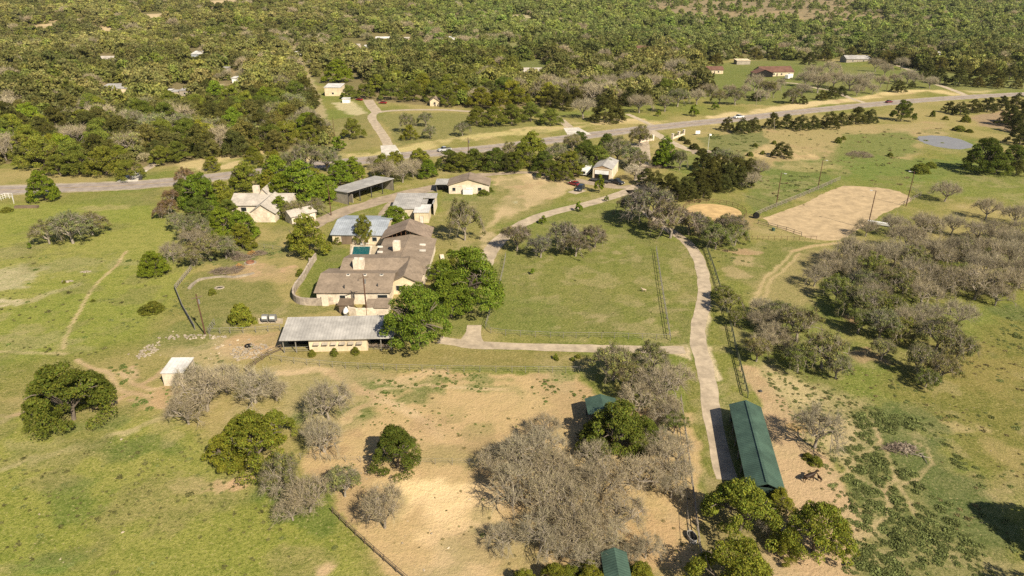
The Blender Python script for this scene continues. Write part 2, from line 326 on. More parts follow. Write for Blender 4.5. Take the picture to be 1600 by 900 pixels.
# left pasture
poly([(-400,320),(270,318),(300,420),(230,520),(60,560),(-500,560)], (.25,.265,.058), .65, 6)
poly([(-700,600),(100,640),(300,650),(430,770),(540,830),(620,905),(600,1100),(-900,1100)], (.248,.258,.056), .7, 5)
spot(25,432,52,20, (.42,.36,.24), .75); spot(10,475,26,5, (.50,.42,.30), .8); spot(10,395,60,16, (.30,.26,.14), .5); spot(130,412,75,16, (.27,.25,.12), .6)
line([(0,478),(50,470),(90,455),(120,445)], 2, (.40,.34,.21), .6, 1.5); line([(198,392),(185,412),(160,435),(140,455),(125,485),(110,510),(104,528),(100,545)], .8, (.44,.34,.2), .9, .4, .15)
line([(0,549),(60,552),(100,553)], 1.0, (.42,.34,.2), .7, .6, .3)
spot(60,532,80,14, (.31,.27,.14), .5); spot(165,325,50,6, (.34,.28,.14), .6)
for pts in ([(120,562),(145,575),(165,578),(178,585),(180,605),(195,612),(225,618),(245,632)], [(190,582),(210,600),(235,610),(262,605)], [(150,637),(180,628),(205,612)], [(205,625),(245,632),(262,640)], [(222,600),(240,588),(252,578)], [(262,605),(235,618),(222,628)], [(205,574),(212,590)]):
    line(pts, .9, (.42,.31,.19), .95, .6, .2)
spot(252,620,24,13, (.38,.26,.15), .9); spot(243,636,18,6,(.38,.26,.15),.8); spot(268,612,16,9, (.38,.26,.15), .8)
line([(0,733),(40,722),(90,706),(150,693),(190,676),(215,668)], 1.6, (.45,.37,.22), .7, 1.2, .8); line([(0,662),(30,645),(60,635)], 1.4, (.42,.33,.2), .7, .8, .5); spot(30,642,16,6,(.42,.31,.2),.8); spot(50,688,50,8, (.29,.26,.12), .6)
line([(250,650),(270,643),(230,660),(180,680)], 1.0, (.36,.30,.16), .7, .8, .5)
spot(110,712,120,22, (.25,.225,.095), .65); spot(80,760,60,15, (.30,.25,.12), .45); spot(250,790,85,45, (.255,.22,.095), .6); spot(350,760,50,30, (.24,.215,.09), .55); spot(470,880,65,30, (.27,.23,.10), .6)
spot(225,700,85,26, (.13,.165,.04), .8, .3); spot(120,775,60,28, (.13,.17,.04), .7, .3); spot(95,880,70,30, (.14,.20,.045), .7, .3); spot(440,690,0.1,.1,tan,.1); spot(420,770,40,22, (.125,.165,.04), .8, .3); spot(150,660,60,14,(.11,.17,.04),.6,.3); spot(470,815,55,20, (.13,.165,.04), .8)
spot(368,748,22,8, (.46,.31,.19), .95); spot(335,750,12,9, (.42,.31,.18), .8); spot(505,890,20,14, (.46,.33,.2), .9); spot(300,755,30,12,(.33,.27,.13),.7); spot(420,790,7,5,(.40,.30,.18),.8)
# lawn and yard of the house
poly([(300,430),(400,412),(440,470),(540,480),(440,500),(325,520),(285,480),(275,452)], (.21,.195,.072), .9, 1.5, .4)
poly([(500,380),(545,390),(545,470),(470,470),(465,450),(492,400)], (.165,.18,.045), .95, .5, .2)
spot(410,425,55,13, (.36,.255,.15), .6); spot(405,418,40,10,(.42,.28,.18),.7); spot(350,395,80,22, (.13,.165,.05), .5)
poly([(325,525),(440,518),(438,545),(380,560),(330,545)], (.40,.275,.165), .85, 1.5, .7)
spot(300,525,60,30, (.15,.175,.055), .5); spot(330,550,60,16,(.40,.32,.2),.4)
poly([(430,556),(480,545),(600,548),(700,545),(900,551),(930,560),(920,575),(700,572),(560,568),(440,560)], (.235,.195,.075), .85, 1.2, .4)
poly([(655,478),(800,395),(780,510),(700,528),(660,530)], (.165,.18,.05), .7, 1.5, .5); poly([(650,340),(700,330),(780,360),(760,390),(690,395),(670,350)], (.25,.215,.085), .8, 2, .5)
poly([(690,300),(850,275),(870,320),(790,350),(760,350),(690,335)], (.25,.215,.09), .8, 2, .6)
poly([(755,278),(830,270),(870,279),(905,287),(880,305),(840,318),(780,345),(760,370),(770,330),(800,300)], (.46,.345,.215), .75, 2.5, 1.0)
spot(845,275,26,6,(.56,.44,.29),.85); spot(830,310,35,10,(.36,.28,.16),.6); spot(765,375,14,16,(.42,.33,.21),.7); spot(808,315,6,2.5,(.6,.52,.4),.9)
poly([(700,285),(770,280),(780,300),(740,318),(690,312)], (.15,.18,.05), .6)
poly([(970,270),(1020,262),(1015,280),(975,287)], (.25,.20,.09), .7); poly([(1060,225),(1120,235),(1120,262),(1085,275),(1040,262)], (.16,.185,.05), .8)
# paddock
poly([(775,515),(790,395),(850,340),(960,312),(1000,330),(1080,395),(1092,430),(1085,520),(1060,530),(870,525)], (.180,.185,.054), .85, 1, .5)
for q in [(920,490,26,5),(925,503,12,4),(1065,485,18,4),(1068,520,14,6),(985,467,22,9),(956,394,6,3),(1006,500,10,3),(984,395,8,2),(905,340,0,0),(1075,470,18,10),(865,510,16,4),(957,517,5,3)]:
    if q[2]: spot(q[0], q[1], q[2], q[3], (.34,.27,.16), .55)
poly([(1045,400),(1090,400),(1085,470),(1050,475)], (.245,.215,.085), .55, 1.5); poly([(870,430),(1020,425),(1030,470),(880,475)], (.21,.20,.065), .6, 3)
poly([(775,458),(880,470),(870,522),(765,515)], (.155,.18,.047), .5, 3)
poly([(1100,400),(1120,400),(1170,560),(1180,630),(1150,640),(1125,600),(1112,560),(1108,480)], (.205,.20,.055), .85, .7, .2); poly([(1075,560),(1095,565),(1110,640),(1132,748),(1085,750),(1070,650)], (.20,.19,.058), .9, .7, .3)
poly([(1100,745),(1230,760),(1340,900),(1330,1000),(1090,1000),(1098,860)], (.25,.20,.10), .8, 1.5, .5)
# dirt corral
poly([(432,572),(520,577),(700,583),(905,585),(960,640),(1085,645),(1092,905),(1100,1100),(700,1100),(640,905),(522,800),(470,735),(480,660),(560,650),(530,590)], (.43,.31,.17), .93, 1.2, .7)
poly([(425,574),(560,578),(620,600),(580,640),(560,680),(470,690),(440,600)], (.30,.25,.125), .8, 2, 1)
for q in [(590,597,50,9),(680,610,40,12),(625,600,45,12),(755,592,30,7),(560,650,25,20),(470,650,30,14),(700,600,40,6),(880,590,30,6),(770,610,60,9),(640,625,45,10)]: spot(*q, (.13,.17,.05), .6, .2)
line([(440,580),(510,583),(560,605),(600,622),(650,650),(690,680)], 2.0, (.47,.35,.215), .9, 1, .5); line([(600,620),(560,640),(545,660)], 1.6, (.45,.34,.2), .8, 1, .5); line([(590,607),(640,603),(700,606),(790,610)], .8, (.46,.35,.21), .9, .5, .3); line([(500,583),(600,590),(700,590)], 2.4, (.44,.33,.2), .6, 1.5, 1)
spot(670,775,75,38, (.66,.50,.29), .95, .2); spot(720,800,80,55, (.58,.43,.255), .7, .2); spot(740,860,80,50, (.50,.37,.225), .7, .3); spot(600,740,110,16, (.44,.31,.175), .6); spot(860,680,0.1,0.1,tan,.1); spot(1020,850,50,50, (.40,.27,.15), .7); spot(700,690,90,30, (.42,.30,.17), .6)
spot(985,645,24,9,(.30,.17,.10),.5); spot(850,620,90,22,(.40,.30,.16),.6)
# right side: bare strip by the stable, weeds beyond
poly([(1160,570),(1190,575),(1215,600),(1240,660),(1300,720),(1350,800),(1350,900),(1345,1100),(1180,1100),(1190,900),(1225,800),(1210,740),(1190,640)], (.43,.305,.19), .95, 1.2, .7)
poly([(1190,560),(1260,590),(1380,640),(1370,740),(1300,720),(1230,640)], (.43,.34,.20), .85, 2.5, 1); spot(1240,660,22,7,(.52,.33,.12),.8)
poly([(1340,640),(1420,650),(1480,700),(1560,800),(1600,900),(1600,1100),(1330,1100),(1360,800),(1330,740)], (.20,.19,.085), .8, 3, 1)
poly([(1380,600),(1700,420),(2100,700),(1900,900),(1560,760),(1450,660)], (.195,.175,.055), .8, 4, 1); spot(1480,665,70,14, (.40,.31,.17), .6); spot(1590,720,30,40, (.33,.25,.12), .5); spot(1520,760,50,25,(.28,.22,.11),.5); spot(1510,560,80,50,(.24,.19,.07),.5); spot(1440,480,60,16,(.17,.185,.05),.6)
for q in [(1420,700,60,45),(1480,760,55,50),(1360,770,28,24),(1400,640,40,22),(1510,810,60,50),(1430,660,50,25),(1590,490,50,16)]: spot(*q, (.115,.14,.05), .75, .25)
for pts in ([(1370,668),(1378,690),(1362,700),(1340,712),(1320,740),(1305,750)], [(1375,680),(1388,715),(1398,745),(1410,755),(1435,745),(1462,725),(1450,700),(1430,690)], [(1398,745),(1385,765),(1388,790),(1380,810),(1360,830),(1340,838)], [(1405,757),(1420,785),(1425,800)], [(1340,745),(1370,760),(1388,775)]):
    line(pts, .55, (.42,.32,.19), .65, .4, .3)
for q in [(1160,410,18,8),(1145,425,16,10)]: spot(*q, (.36,.27,.16), .6)
spot(1340,495,22,10, (.26,.165,.105), .85); spot(1360,560,30,14,(.28,.18,.12),.7); spot(1150,392,25,6,(.33,.22,.14),.8)
spot(1125,345,60,14,(.30,.20,.12),.5)
# verges of the drives
line([(1107,478),(1106,500),(1103,530),(1113,565),(1122,592)], 1.5, (.52,.42,.30), .9, .6, .25); poly([(1020,543),(1078,536),(1080,562),(1062,556)], (.50,.40,.28), .95, .5, .2)
mm_ = sstep(.53, .62, fbm(X, Y, 6, 4, 51))*sstep(.45, .6, fbm(X, Y, 28, 3, 52))*((Y < 330)); mixc(mm_, (.20,.185,.075), .5)
mm_ = sstep(.50, .60, fbm(X, Y, 5, 4, 71))*sstep(.45, .58, fbm(X, Y, 21, 3, 72))*((C[:, 1]/C[:, 0]) < .8); mixc(mm_, (.31,.215,.125), .5)
mm_ = sstep(.56, .64, fbm(X, Y, 4.5, 4, 61))*sstep(.5, .62, fbm(X, Y, 33, 3, 62))*((Y < 330)); mixc(mm_, (.36,.285,.165), .35)
g_me = raw_mesh('ground', np.stack([X, Y, Z], 1), np.stack([(np.arange(len(gy)-1)[:, None]*len(gx)+np.arange(len(gx)-1)[None, :]+k).ravel() for k in (0, 1, len(gx)+1, len(gx))], 1).ravel(), 4, [], np.c_[C, sstep(.76, .92, C[:, 1]/C[:, 0])])
g_me.polygons.foreach_set('use_smooth', np.ones(len(g_me.polygons), bool))
m, n, l, b = newmat('ground_cover'); b.inputs['Roughness'].default_value = .95; b.inputs['Specular IOR Level'].default_value = .08
at = n.new('ShaderNodeAttribute'); at.attribute_name = 'lc'; tc = n.new('ShaderNodeTexCoord')
def nz(scale, det, ro, vec=None):
    q = n.new('ShaderNodeTexNoise'); q.inputs['Scale'].default_value = scale; q.inputs['Detail'].default_value = det; q.inputs['Roughness'].default_value = ro; l.new(vec or tc.outputs['Object'], q.inputs['Vector']); return q.outputs[0]
def ramp(src, lo, hi, a, bb):
    q = n.new('ShaderNodeMapRange'); q.interpolation_type = 'SMOOTHSTEP'; q.inputs[1].default_value = lo; q.inputs[2].default_value = hi; q.inputs[3].default_value = a; q.inputs[4].default_value = bb; l.new(src, q.inputs[0]); return q.outputs[0]
def mulc(a, fac, colr, gr=True):
    if gr: fm = n.new('ShaderNodeMath'); fm.operation = 'MULTIPLY'; l.new(fac, fm.inputs[0]); l.new(GRS, fm.inputs[1]); fac = fm.outputs[0]
    q = n.new('ShaderNodeMix'); q.data_type = 'RGBA'; q.blend_type = 'MULTIPLY'; l.new(fac, q.inputs[0]); l.new(a, q.inputs[6]); q.inputs[7].default_value = colr; return q.outputs[2]
def mixn(a, fac, colr):
    q = n.new('ShaderNodeMix'); q.data_type = 'RGBA'; l.new(fac, q.inputs[0]); l.new(a, q.inputs[6]); q.inputs[7].default_value = colr; return q.outputs[2]
c = at.outputs['Color']
gg = n.new('ShaderNodeMapRange'); gg.inputs[3].default_value = .28; gg.inputs[4].default_value = 1.0; l.new(at.outputs['Alpha'], gg.inputs[0]); GRS = gg.outputs[0]
n1 = nz(.45, 9, .72); n2 = nz(2.2, 6, .75); n3 = nz(.12, 6, .6); n4 = nz(5.5, 3, .7)
c = mulc(c, ramp(n1, .45, .62, 0, .55), (.55, .68, .45, 1)); c = mulc(c, ramp(n2, .5, .62, 0, .9), (.52, .60, .46, 1))
c = mixn(c, ramp(n2, .45, .32, 0, .75), (.46, .37, .20, 1)); c = mulc(c, ramp(n4, .5, .6, 0, .7), (.45, .52, .38, 1)); c = mulc(c, ramp(n3, .5, .7, 0, .4), (.72, .78, .62, 1))
vo = n.new('ShaderNodeTexVoronoi'); vo.inputs['Scale'].default_value = .8; vo.inputs['Randomness'].default_value = 1; l.new(tc.outputs['Object'], vo.inputs['Vector'])
gm = n.new('ShaderNodeMath'); gm.operation = 'MULTIPLY'; l.new(ramp(vo.outputs['Distance'], .11, .05, 0, .6), gm.inputs[0]); l.new(ramp(n3, .52, .62, 0, 1), gm.inputs[1]); c = mixn(c, gm.outputs[0], (.50, .42, .29, 1))
l.new(c, b.inputs['Base Color']); bp = n.new('ShaderNodeBump'); bp.inputs['Strength'].default_value = .8; bp.inputs['Distance'].default_value = .4
ad = n.new('ShaderNodeMath'); ad.operation = 'MULTIPLY_ADD'; l.new(n2, ad.inputs[0]); ad.inputs[1].default_value = .6; l.new(n1, ad.inputs[2]); l.new(ad.outputs[0], bp.inputs['Height']); l.new(bp.outputs[0], b.inputs['Normal'])
g_me.materials.append(m); ground = bpy.data.objects.new('ground', g_me); col.objects.link(ground); struct(ground)

def catmull(pts, step=2.0):
    p = [Vector(q[:2]).to_3d() for q in pts]; p = [p[0]*2-p[1]]+p+[p[-1]*2-p[-2]]; out = []
    for i in range(1, len(p)-2):
        k = max(2, int((p[i+1]-p[i]).length/step))
        for j in range(k):
            t = j/k; a, b_, c_, d = p[i-1:i+3]
            out.append(.5*((2*b_)+(c_-a)*t+(2*a-5*b_+4*c_-d)*t*t+(3*b_-a-3*c_+d)*t*t*t))
    out.append(p[-2]); return out
def ribbon(name, px, wid, z, m, off=0.0, world=False, jag=0.0, base=None, thick=0):
    pts = catmull(px if world else [P(*q) for q in px]); mb = MB(); L = []
    for i, q in enumerate(pts):
        t = (pts[min(i+1, len(pts)-1)]-pts[max(i-1, 0)]).normalized(); nn = Vector((-t.y, t.x, 0)); w = (wid(i/len(pts)) if callable(wid) else wid)/2
        j1 = (random.random()-.5)*jag; j2 = (random.random()-.5)*jag
        a = q+nn*(off+w+j1); c_ = q+nn*(off-w+j2); L.append(((a.x, a.y, float(H(a.x, a.y))+z), (c_.x, c_.y, float(H(c_.x, c_.y))+z)))
    for (a, b_), (c_, d) in zip(L[:-1], L[1:]): mb.face([a, b_, d, c_])
    me = mb.mesh(name, m)
    o = bpy.data.objects.new(name, me); col.objects.link(o); return o
HW = [(-900,318),(-500,309),(-200,302),(0,297),(100,293.5),(200,289.5),(275,283.5),(350,275),(430,266),(500,257),(566,251),(640,242),(705,237),(783,229.5),(863,219),(940,209),(1025,199),(1090,192),(1150,186),(1256,174),(1350,164.5),(1428,157.5),(1506,152),(1600,147),(1750,142),(2100,137)]
hw = [P(*q) for q in HW]
struct(ribbon('road_shoulder', hw, 12.6, .012, M['shoulder'], world=True, jag=.9))
struct(ribbon('highway', hw, 9.6, .03, M['asphalt'], world=True))
for s in (-.12, .12): struct(ribbon('centre_line', hw, .12, .036, M['yellow'], off=s, world=True))
for s in (-4.2, 4.2): struct(ribbon('edge_line', hw, .14, .036, M['white'], off=s, world=True))
def drive(name, px, w, m='concrete', z=.02, jag=.35): return struct(ribbon(name, px, w, z, M[m], jag=jag))
drive('driveway', [(1012,203),(1006,222),(1002,245),(1001,268),(1000,285),(985,297),(945,311),(905,322),(860,333),(820,348),(789,368),(768,390),(756,415),(752,440)], 4.2)
drive('driveway', [(686,531),(715,535),(740,539),(800,541),(870,543),(940,545),(1000,546),(1070,547)], 2.9)
struct(ribbon('driveway', [(741,508),(740,518),(737,530),(736,537)], lambda t: 3.0+(5.5*max(0, t-.35)), .024, M['concrete']))
drive('driveway', [(985,297),(1000,318),(1025,345),(1050,362),(1075,380),(1091,405),(1100,440),(1099,475),(1091,508),(1091,540),(1100,570),(1106,600),(1112,640),(1119,680),(1127,715),(1137,750)], 3.0)
drive('driveway', [(735,274),(770,272),(800,270),(835,270),(870,277),(915,284),(950,291),(985,292),(1015,284)], 4.0, 'tan_drive', .014, 1.0)
struct(ribbon('driveway', [(705,289),(660,297),(615,308),(580,318),(545,328),(500,346),(470,362)], lambda t: 7.5-2*t, .014, M['tan_drive'], jag=.8))
drive('driveway', [(650,302),(622,312),(605,328),(590,352)], 3.6, 'tan_drive', .018)
drive('driveway', [(612,241),(606,226),(599,212),(588,196),(581,184),(588,176),(620,172.5),(660,171.5),(700,172),(760,176)], 4.4, 'concrete', .02)
drive('driveway', [(590,176),(581,166),(575,156)], 6, 'concrete', .024)
struct(ribbon('driveway_apron', [(612,242),(606,227)], lambda t: 8-2.0*t, .034, M['concrete_new']))
struct(ribbon('driveway_apron', [(906,211),(892,199.5)], lambda t: 11-4*t, .034, M['concrete_new'])); drive('driveway', [(890,199),(877,188),(868,182)], 4.2)
struct(ribbon('driveway_apron', [(198,284),(212,273),(222,266)], lambda t: 7-3*t, .034, M['concrete_new'])); drive('driveway', [(220,268),(232,262),(246,254)], 3.6)
drive('driveway', [(1030,198),(1015,194),(998,186),(980,178)], 3.0, 'caliche', .024); drive('driveway', [(1200,128),(1245,131),(1275,138),(1305,143),(1325,152),(1352,161)], 3.6, 'caliche')
drive('driveway', [(1395,101),(1412,106),(1428,112)], 4, 'caliche'); drive('driveway', [(1462,132),(1480,138),(1500,145),(1512,151)], 4, 'caliche')
drive('driveway', [(1015,203),(1030,212),(1048,222),(1066,230),(1085,236),(1112,238)], 4.4, 'caliche', .017)
struct(ribbon('parking_pad', [(1080,237),(1112,238)], 8, .026, M['tan_drive'])); struct(ribbon('parking_pad', [(1000,225),(1001,262)], 8, .027, M['concrete']))
struct(ribbon('parking_pad', [(893,302),(910,296.5)], 3.8, .03, M['concrete']))
struct(ribbon('garage_apron', [(918,283),(962,289)], 8, .024, M['tan_drive']))
def sheet(name, px, z, m, wob=0):
    q = [P(*p) for p in px]; mb = MB(); pts = []
    for i in range(len(q)):
        a, b_ = q[i], q[(i+1) % len(q)]; k = max(1, int((b_-a).length/1.5))
        for j in range(k):
            v = a.lerp(b_, j/k); pts.append((v.x+(random.random()-.5)*wob, v.y+(random.random()-.5)*wob, z))
    mb.face(pts); return struct(mb.build(name, m))
sheet('arena_sand', [(1193,341),(1245,322),(1275,309),(1300,296),(1318,290.5),(1345,291),(1380,294),(1405,299),(1420,306),(1424,314),(1400,325),(1375,337),(1352,352),(1330,366),(1308,376),(1285,376),(1262,372),(1235,363),(1205,352)], .012, M['sand'], .8)
pc = P(1116,331.5); px_ = ppm(pc)
pen = []
for k in range(40):
    a = 2*math.pi*k/40; pen.append((pc.x+8.2*math.cos(a)*(1+.03*math.sin(3*a)), pc.y+8.4*math.sin(a), .012))
mb = MB(); mb.face(pen); struct(mb.build('round_pen_sand', M['pensand']))
sheet('pond_water', [(1431,217),(1436,213),(1455,211.5),(1480,213),(1505,219),(1520,226),(1518,231),(1500,233.5),(1482,232),(1462,229),(1445,224)], .015, M['pond'], .5)
# ------------------------------------------------------------------ trees: prototypes 10 m across, standing on z = 0
def skeleton(R, Ht, rng, zb=.35, n1=6, spread=1.0, flat=.5):
    """branch polylines: (points, radii, level)"""
    segs = []; lean = rng.normal(0, .03, 2)*Ht
    top = np.array([lean[0], lean[1], Ht*.24]); segs.append(([(0,0,-.3), (lean[0]*.5, lean[1]*.5, Ht*.12), tuple(top)], [Ht*.05, Ht*.04, Ht*.036], 0)); tips = []
    def curve(a, b_, r0, r1, lv, k=3):
        pts = []; L = np.linalg.norm(b_-a); j = rng.normal(0, .07*L, 3)
        for i in range(k+1):
            t = i/k; p = a*(1-t)+b_*t; p = p+j*math.sin(math.pi*t)+np.array([0, 0, .10*L*math.sin(math.pi*t)]); pts.append(tuple(p))
        segs.append((pts, [r0+(r1-r0)*i/k for i in range(k+1)], lv))
    def dome(r): return zb*Ht+(1-zb)*Ht*math.sqrt(max(0, 1-(min(r, R*.999)/R)**2)*(1-flat)+flat*(1-(min(r, R)/R)**4))
    az0 = rng.random()*6.28
    for i in range(n1+1):
        az = az0+6.283*i/n1+rng.normal(0, .25); rch = rng.uniform(.68, 1.12); hup = rng.uniform(.82, 1.08); r = R*.40*rng.uniform(.75, 1.15)*rch if i < n1 else R*.08
        p1 = np.array([r*math.cos(az), r*math.sin(az), Ht*(.50 if i < n1 else .62)*rng.uniform(.85, 1.1)]); curve(top, p1, Ht*.024, Ht*.015, 1)
        for j in range(5):
            if i < n1 and rng.random() < .12: continue
            a2 = az+rng.normal(0, .55) if i < n1 else rng.random()*6.28; r2 = min(R*.96, r+R*rng.uniform(.12, .48)*spread*rch) if i < n1 else R*rng.uniform(.1, .35)
            p2 = np.array([r2*math.cos(a2), r2*math.sin(a2), 0]); p2[2] = min(dome(r2)*rng.uniform(.72, .92), p1[2]+Ht*.35); curve(p1, p2, Ht*.014, Ht*.008, 2)
            for q in range(5):
                a3 = rng.random()*6.28; d = R*rng.uniform(.10, .27); p3 = p2+np.array([d*math.cos(a3), d*math.sin(a3), 0]); r3 = np.hypot(p3[0], p3[1])
                p3[2] = dome(r3)*rng.uniform(.74, 1.06)*hup; curve(p2, p3, Ht*.0075, Ht*.003, 3, 2); tips.append((p2, p3))
    return segs, tips
def trunk_mesh(name, segs, m, maxlv=2):
    mb = MB()
    for pts, rr, lv in segs:
        if lv <= maxlv: mb.tube(pts, rr, 6 if lv < 2 else 4, cap=False)
    me = mb.mesh(name, m); me.polygons.foreach_set('use_smooth', [True]*len(me.polygons)); return me
def leaves(cen, size, rng, nrm=None, asp=1.6):
    n_ = len(cen); a = rng.normal(size=(n_, 3))
    if nrm is not None: a = a*.75+nrm*1.0
    a /= np.linalg.norm(a, axis=1)[:, None]+1e-9; t = rng.normal(size=(n_, 3)); u = np.cross(a, t); u /= np.linalg.norm(u, axis=1)[:, None]+1e-9; v = np.cross(a, u)
    s = size*rng.uniform(.55, 1.35, n_); u = u*(s*asp*.5)[:, None]; v = v*(s*.5)[:, None]
    return np.stack([cen-u, cen+v*.9, cen+u, cen-v*.9], 1).reshape(-1, 3)
def clump_cloud(R, zb, zt, nc, nl, rng, rc=(.16, .30), power=.5, flat=.6, lump=.25):
    """leaf centres, outward normals and a tone per leaf, gathered in clumps of an uneven dome"""
    ph = rng.random(6)*6.28; P_, N_, T_ = [], [], []
    for i in range(nc):
        az = rng.random()*6.28; rr = rng.random()**power
        lim = 1+lump*(math.sin(2*az+ph[0])*.45+math.sin(3*az+ph[1])*.4+math.sin(5*az+ph[2])*.3)
        el = rng.random(); r = R*.86*rr*lim; h = zb+(zt-zb)*(1-(rr)**2.6*flat-(1-flat)*rr**2); z = zb+(h-zb)*(1-.72*el**2.2)
        c = np.array([r*math.cos(az), r*math.sin(az), z]); k = R*rng.uniform(*rc); ton = rng.uniform(.72, 1.28)
        d = rng.normal(size=(nl, 3)); d[:, 2] = np.abs(d[:, 2])*.9-.30; d /= np.linalg.norm(d, axis=1)[:, None]
        q = k*rng.uniform(.55, 1.08, nl)**.7; P_.append(c+d*q[:, None]*np.array([1, 1, .78])); N_.append(d); T_.append(np.full(nl, ton)*rng.uniform(.78, 1.22, nl))
    p = np.concatenate(P_); keep = p[:, 2] > .12; return p[keep], np.concatenate(N_)[keep], np.concatenate(T_)[keep]
def crown_mesh(name, m, p, nrm, tone, size, rng, hue=.10, extra=None):
    v = leaves(p, size, rng, nrm); c = np.stack([tone*(1+rng.normal(0, hue, len(p))), tone, tone*(1+rng.normal(0, hue, len(p)))], 1); lc = np.repeat(c, 4, 0)
    if extra is not None: v = np.concatenate([v, extra[0]]); lc = np.concatenate([lc, extra[1]])
    return raw_mesh(name, v, np.arange(len(v)), 4, [m], np.clip(lc, 0, 4))
def twigs(tips, rng, per, ln, wd, tint=(2.0, 1.95, 1.9)):
    a = []; 
    for p2, p3 in tips:
        t = rng.random(per)**.6; base = p2[None]*(1-t[:, None])+p3[None]*t[:, None]; d = rng.normal(size=(per, 3)); out = (p3-p2)/(np.linalg.norm(p3-p2)+1e-6)
        rad = (p3*np.array([1, 1, .6]))/(np.linalg.norm(p3)+1e-6); d = d*.55+out*.55+rad*.75+np.array([0, 0, .12]); d /= np.linalg.norm(d, axis=1)[:, None]; L = ln*rng.uniform(.5, 1.3, per)
        s = np.cross(d, rng.normal(size=(per, 3))); s /= np.linalg.norm(s, axis=1)[:, None]; w = wd*rng.uniform(.7, 1.3, per)
        tip = base+d*L[:, None]; k = rng.normal(0, .15, (per, 3))*L[:, None]; mid = base+d*(L*.5)[:, None]+k
        a.append(np.stack([base-s*w[:, None], base+s*w[:, None], mid+s*(w*.6)[:, None], mid-s*(w*.6)[:, None]], 1).reshape(-1, 3))
        a.append(np.stack([mid-s*(w*.6)[:, None], mid+s*(w*.6)[:, None], tip+s*(w*.2)[:, None], tip-s*(w*.2)[:, None]], 1).reshape(-1, 3))
    v = np.concatenate(a); g = np.repeat(rng.uniform(.6, 1.2, len(v)//4), 4)[:, None]*np.array(tint)[None]; return v, g
PROTO = {}
def proto(kind, k, seed):
    rng = np.random.default_rng(seed); R = 5.0
    if kind in ('oak', 'pecan'):
        Ht = 7.0 if kind == 'oak' else 9.4; segs, tips = skeleton(R, Ht*.9, rng, .32)
        p, nn, t = clump_cloud(R, Ht*(.16 if kind == 'oak' else .22), Ht, 88 if kind == 'oak' else 115, 200, rng, (.12, .22), .55, .6, .38)
        cr = crown_mesh('crown', M['leaf'], p, nn, t, .165, rng); tr = trunk_mesh('trunk', segs, M['bark'])
    elif kind == 'round':
        Ht = 8.4; segs, tips = skeleton(R, Ht*.85, rng, .3); p, nn, t = clump_cloud(R*.97, Ht*.10, Ht*.93, 125, 135, rng, (.12, .21), .5, .35, .16)
        cr = crown_mesh('crown', M['leaf'], p, nn, t, .20, rng); tr = trunk_mesh('trunk', segs, M['bark'])
    elif kind == 'cedar':
        Ht = 8.0; segs, tips = skeleton(R*.7, Ht*.8, rng, .2, 4); p, nn, t = clump_cloud(R, Ht*.05, Ht*.95, 110, 125, rng, (.10, .20), .6, .25, .34)
        cr = crown_mesh('crown', M['leaf'], p, nn, t, .18, rng, .06); tr = trunk_mesh('trunk', segs, M['bark'], 1)
    elif kind == 'bush':
        Ht = 7.0; segs, tips = skeleton(R*.7, Ht*.7, rng, .2, 4); p, nn, t = clump_cloud(R*.95, .2, Ht*.85, 90, 95, rng, (.16, .26), .5, .55, .12)
        cr = crown_mesh('crown', M['leaf'], p, nn, t, .32, rng); tr = trunk_mesh('trunk', segs, M['bark'], 1)
    elif kind == 'bare':
        Ht = 6.4; segs, tips = skeleton(R*.95, Ht, rng, .30, 7); ex = twigs(tips, rng, 11, 1.4, .026)
        ns = len(tips)*3; q = np.array([tips[i][1] for i in rng.integers(0, len(tips), ns)])+rng.normal(0, .42, (ns, 3)); nn = rng.normal(size=(ns, 3)); t = rng.uniform(.7, 1.3, ns)
        v = leaves(q, .13, rng); lc = np.repeat(np.stack([t*1.5, t*1.55, t*1.0], 1), 4, 0); ex = (np.concatenate([ex[0], v]), np.concatenate([ex[1], lc]))
        cr = raw_mesh('crown', ex[0], np.arange(len(ex[0])), 4, [M['leaf']], ex[1]); tr = trunk_mesh('trunk', segs, M['barkpale'], 3)
    elif kind == 'mixed':      # part grey twigs, part new olive leaf
        Ht = 6.6; segs, tips = skeleton(R*.93, Ht, rng, .28, 7); ex = twigs(tips, rng, 11, 1.1, .024, (1.40, 1.20, 2.2))
        idx = rng.integers(0, len(tips), 80); P_, N_, T_ = [], [], []
        for i in idx:
            d = rng.normal(size=(50, 3)); d /= np.linalg.norm(d, axis=1)[:, None]; P_.append(tips[i][1]+d*rng.uniform(.3, 1.0, 50)[:, None]*.8*np.array([1, 1, .65])); N_.append(d); T_.append(rng.uniform(.7, 1.3, 50)*rng.uniform(.75, 1.2))
        cr = crown_mesh('crown', M['leaf'], np.concatenate(P_), np.concatenate(N_), np.concatenate(T_), .21, rng, .1, ex); tr = trunk_mesh('trunk', segs, M['barkpale'], 3)
    elif kind == 'sapling':
        Ht = 9.0; segs, tips = skeleton(R*.6, Ht, rng, .2, 4); p, nn, t = clump_cloud(R*.9, Ht*.25, Ht, 26, 60, rng, (.2, .34), .6, .2, .2)
        cr = crown_mesh('crown', M['leaf'], p, nn, t, .6, rng); tr = trunk_mesh('trunk', segs, M['bark'], 1)
    return (tr, cr, Ht)
NVAR = dict(oak=4, pecan=3, round=3, cedar=3, bush=2, bare=5, mixed=4, sapling=2)
for k_, n_ in NVAR.items(): PROTO[k_] = [proto(k_, i, 100+hash_i) for i, hash_i in ((i, 31*i+7*len(k_)+ord(k_[0])) for i in range(n_))]
